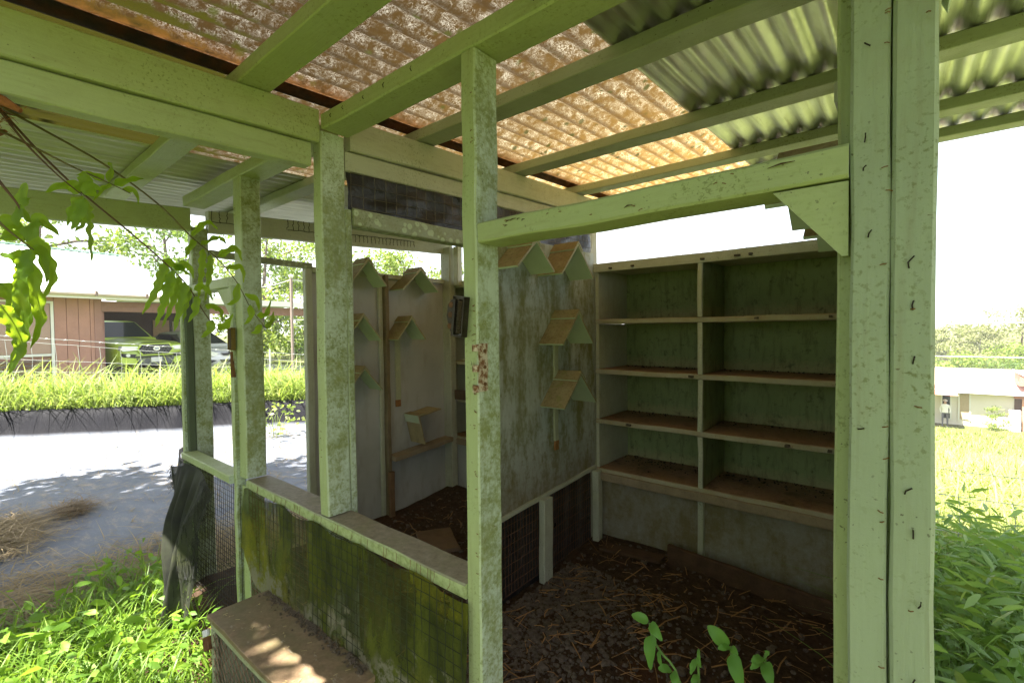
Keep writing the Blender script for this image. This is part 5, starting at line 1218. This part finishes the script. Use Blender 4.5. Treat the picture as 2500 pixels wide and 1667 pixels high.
b = MB(); b.add([(5.1, 42.3, ZG+3.6), (6.6, 42.3, ZG+2.7), (6.6, 44.5, ZG+2.8), (5.1, 44.5, ZG+3.7)], [(0, 1, 2, 3)]); b.build('dormer_roof', simple('blue_sheet', (.55, .60, .70), .4), wh)
# person by the white house
person = empty('person', (1.78, 41.6, hills(1.78, 41.6)), 'person in white shirt and pale cap standing by the white house', 'person')
def skin_body():
    V = [(0, 0, .92), (0, 0, 1.12), (0, .01, 1.38), (0, 0, 1.5), (0, 0, 1.56), (0, -.01, 1.68), (-.11, 0, .88), (-.12, 0, .48), (-.12, .01, .08), (-.12, -.10, .03), (.11, 0, .88), (.12, 0, .48), (.12, .01, .08), (.12, -.1, .03), (-.19, 0, 1.42), (-.25, .0, 1.16), (-.22, -.10, .92), (.19, 0, 1.42), (.25, 0, 1.16), (.22, -.1, .92)]
    Ed = [(0, 1), (1, 2), (2, 3), (3, 4), (4, 5), (0, 6), (6, 7), (7, 8), (8, 9), (0, 10), (10, 11), (11, 12), (12, 13), (2, 14), (14, 15), (15, 16), (2, 17), (17, 18), (18, 19)]
    Rr = [.15, .15, .17, .07, .06, .10, .095, .07, .05, .04, .095, .07, .05, .04, .065, .05, .035, .065, .05, .035]
    me = bpy.data.meshes.new('body'); me.from_pydata(V, Ed, []); o = bpy.data.objects.new('body', me); COL.objects.link(o); o.parent = person
    md = o.modifiers.new('skin', 'SKIN'); 
    for i, sv in enumerate(me.skin_vertices[0].data): sv.radius = (Rr[i], Rr[i]*.8); sv.use_root = (i == 0)
    o.modifiers.new('sub', 'SUBSURF').levels = 1
    s = NT('clothes'); z = s.xyz(s.n('ShaderNodeTexCoord').outputs['Object'])[2]
    c = s.mix(s.ramp(z, .93, .96), (.10, .10, .12), (.75, .74, .72)); c = s.mix(s.ramp(z, 1.50, 1.52), c, (.42, .24, .17)); me.materials.append(s.done(s.bsdf(c, .8)))
skin_body()
b = MB(); b.tube([(0, -.01, 1.70), (0, -.01, 1.76), (0, -.01, 1.81)], [.118, .112, .04], 12); b.prism([(.10*math.cos(a), -.10-.10*math.sin(a), 1.705) for a in [math.pi*k/8 for k in range(9)]], (0, 0, 0), (0, 0, .012)); o = mk('cap', b.v, b.f, simple('cap_white', (.72, .66, .60), .7), None); o.parent = person

# power lines at the right
pw = empty('power_line', (30, 56, 0), 'pale power line strung across the sky at far right', 'power line')
for z0, y in ((1.55, 52), (-1.3, 56), (-2.6, 40)):
    b = MB(); b.tube(sag((-14, y, z0), (34, y, z0+.3), 30, .25), .028, 5); b.build('wire', wire_pale, pw)
for x in (-14, 34):
    b = MB(); b.tube([(x, 52, -6), (x, 52, 2.4)], .14, 8); b.build('pole', simple('pole_wood', (.2, .15, .1), .9), pw)

# ------------------------------------------------------------------ trees
barkm = simple('bark', (.11, .085, .06), .9, 0, .3, 4); palebark = simple('pale_bark', (.42, .38, .32), .9, 0, .2, 4)
L_SUN = leafmat('leaf_sunny', (.10, .17, .02), (.26, .33, .05), .4, .55, .5, (.40, .42, .10)); L_MID = leafmat('leaf_mid', (.06, .12, .025), (.16, .24, .05), .4, .55, .5); L_OLV = leafmat('leaf_olive', (.15, .17, .06), (.28, .28, .12), .35, .6, .5); L_FLW = leafmat('leaf_orange', (.10, .18, .03), (.24, .30, .06), .4, .55, .6, (.55, .16, .03))
def tree(name, label, x, y, z, h, cr, m, n=2600, leaf=.22, low=.35, trunk=barkm, nb=11, thin=1.0, group=None):
    t = empty(name, (x, y, z), label, 'tree', group); b = MB(); base = Vector((x, y, z-.2)); top = Vector((x+rng.uniform(-.1, .1)*h, y+rng.uniform(-.1, .1)*h, z+h*.86))
    tp = curve_pts([base, base.lerp(top, .4)+Vector((rng.uniform(-.04, .04)*h, rng.uniform(-.04, .04)*h, 0)), top], 8); r0 = h*.028*thin
    b.tube(tp, [r0*(1-.85*i/8) for i in range(9)], 7); cl = []
    for i in range(nb):
        u = low+(1-low)*(i+.5)/nb; k = min(7, int(u*8)); q = tp[k].lerp(tp[k+1], u*8-k); a = i*2.4+rng.uniform(-.5, .5)
        sp_ = cr*(1-.55*abs(u-.62)/.62)*rng.uniform(.65, 1.1); e = q+Vector((math.cos(a)*sp_, math.sin(a)*sp_, h*rng.uniform(.03, .13)))
        mid = q.lerp(e, .5)+Vector((0, 0, h*.02)); b.tube([q, mid, e], [r0*.42*(1.1-u), r0*.25, r0*.08], 5)
        for f in (.45, .75, 1.0):
            cl.append((q.lerp(e, f)+Vector((rng.gauss(0, .1), rng.gauss(0, .1), rng.gauss(0, .06)))*cr, cr*rng.uniform(.20, .36)))
    cl.append((top+Vector((0, 0, h*.05)), cr*.34)); b.build('trunk', trunk, t)
    w_ = np.array([c[1] for c in cl])**2; pick = nr.choice(len(cl), n, p=w_/w_.sum()); cen = np.array([tuple(c[0]) for c in cl])[pick]; rad = np.array([c[1] for c in cl])[pick]
    dv = nr.normal(size=(n, 3)); dv /= np.linalg.norm(dv, axis=1, keepdims=True); dv *= (nr.uniform(0, 1, n)**.45)[:, None]*rad[:, None]; dv[:, 2] *= .72
    V, F = cards(cen+dv, nr.uniform(.6, 1.3, n)*leaf, .5); mk('crown', V, F, m, t)
    return t
GT = 'trees behind the brown house'
tree('broadleaf_tree', 'sunny yellow-green tree above the left end of the metal roof', -27, 2.6, 0, 8.6, 3.0, L_SUN, 3600, .26, .3, group=GT)
tree('broadleaf_tree', 'darker feathery tree above the right slope of the metal roof', -28, 7.4, 0, 8.0, 3.0, L_MID, 3000, .24, .3, group=GT)
tree('broadleaf_tree', 'tall tree whose crown hides behind the eave at far left', -30, -1.0, 0, 9.0, 3.2, L_MID, 2600, .26, .3, group=GT)
tree('broadleaf_tree', 'sunlit tree rising between the two left door posts', -25, 10.2, 0, 7.2, 2.8, L_SUN, 4200, .22, .08, group=GT)
tree('broadleaf_tree', 'bushy sunlit tree just right of the service pole', -22.5, 12.8, 0, 6.4, 2.7, L_SUN, 4600, .20, .05, group=GT)
tree('broadleaf_tree', 'dark bushy tree low behind the white car', -27, 13.0, 0, 5.5, 2.8, L_MID, 3800, .22, .05, group=GT)
tree('broadleaf_tree', 'pale tree seen through the gap beside the mossy middle post', -21, 15.5, 0, 5.6, 2.6, L_SUN, 3800, .20, .05, group=GT)
tree('flowering_tree', 'small round green tree above the far wall perch', -27.5, 20.5, 0, 6.6, 1.7, L_SUN, 2200, .2, .45, group='trees seen over the far wall')
tree('flowering_tree', 'orange-flowered tree above the grey far wall, left of its corner post', -24.5, 22.5, 0, 6.3, 1.9, L_FLW, 2600, .2, .45, group='trees seen over the far wall')
tree('flowering_tree', 'orange-flowered tree touching the far corner post', -22.2, 23.6, 0, 5.9, 1.6, L_FLW, 2200, .2, .45, group='trees seen over the far wall')
tree('broadleaf_tree', 'leafy tree whose crown shades the grey weed mat from the left', -5.2, -2.0, -.05, 6.4, 1.9, L_MID, 9500, .22, .60, nb=21)
GR = 'trees on the slope behind the white house'
for i, (x, y, h, cr, m, lab) in enumerate(((9.0, 74, 8.8, 3.8, L_OLV, 'tall olive tree on the skyline above the dormer at right'), (12.5, 78, 8.6, 3.8, L_OLV, 'tall olive tree at the right frame edge on the skyline'), (5.6, 72, 6.4, 2.6, L_OLV, 'thin grey-green tree with pale stems right of the big post'), (3.5, 76, 6.0, 2.4, L_OLV, 'faint small tree beside the big post on the skyline'), (8.0, 64, 4.6, 3.4, L_SUN, 'sunny yellow-green bush on the slope above the white roof'), (3.6, 62, 4.2, 3.2, L_SUN, 'pale yellow bush on the slope beside the big post'), (5.8, 60, 3.6, 3.0, L_MID, 'low green bush just above the white roof ridge'), (10.5, 62, 4.8, 3.4, L_MID, 'green bush above the dormer on the slope'))):
    tree('hillside_tree', lab, x, y, hills(x, y)-.2, h*.78, cr, m, 2600, .30, .12 if i > 3 else .25, palebark if i in (2, 3) else barkm, group=GR)
tree('garden_shrub', 'small pale shrub against the white house wall', 4.15, 42.0, hills(4.15, 42), 1.5, .75, L_SUN, 700, .12, .1)

tree('broadleaf_tree', 'slender sapling whose sparse crown dapples the crate lid', -2.35, -1.75, -.05, 5.6, 1.25, L_MID, 3000, .15, .62, nb=13)
GB = 'unseen trees added to block skylight'  # out of view behind the camera, added to darken the shed interior
for i, (x, y, h, lab) in enumerate(((-8.6, -5.2, 6.4, 'unseen bushy tree added to block skylight, facing the weed mat'), (-4.2, -6.6, 7.0, 'unseen bushy tree added to block skylight, facing the mesh crate'), (.2, -6.2, 6.8, 'unseen bushy tree added to block skylight, facing the empty doorway'))):
    tree('broadleaf_tree', lab, x, y, -.05, h, 2.9, L_MID, 3600, .32, .05, nb=16, group=GB)  # added unseen trees, only there to block skylight

# ------------------------------------------------------------------ humid air
b = MB(); b.box(-440, 440, -440, 440, -14, 14); hz = b.build('haze', None); hz['kind'] = 'stuff'
_m = bpy.data.materials.new('humid_air'); _m.use_nodes = True; _t = _m.node_tree; _t.nodes.clear(); _o = _t.nodes.new('ShaderNodeOutputMaterial'); _v = _t.nodes.new('ShaderNodeVolumePrincipled')
_v.inputs['Color'].default_value = (.95, .96, 1, 1); _v.inputs['Density'].default_value = .0009; _t.links.new(_v.outputs[0], _o.inputs['Volume']); hz.data.materials.append(_m)
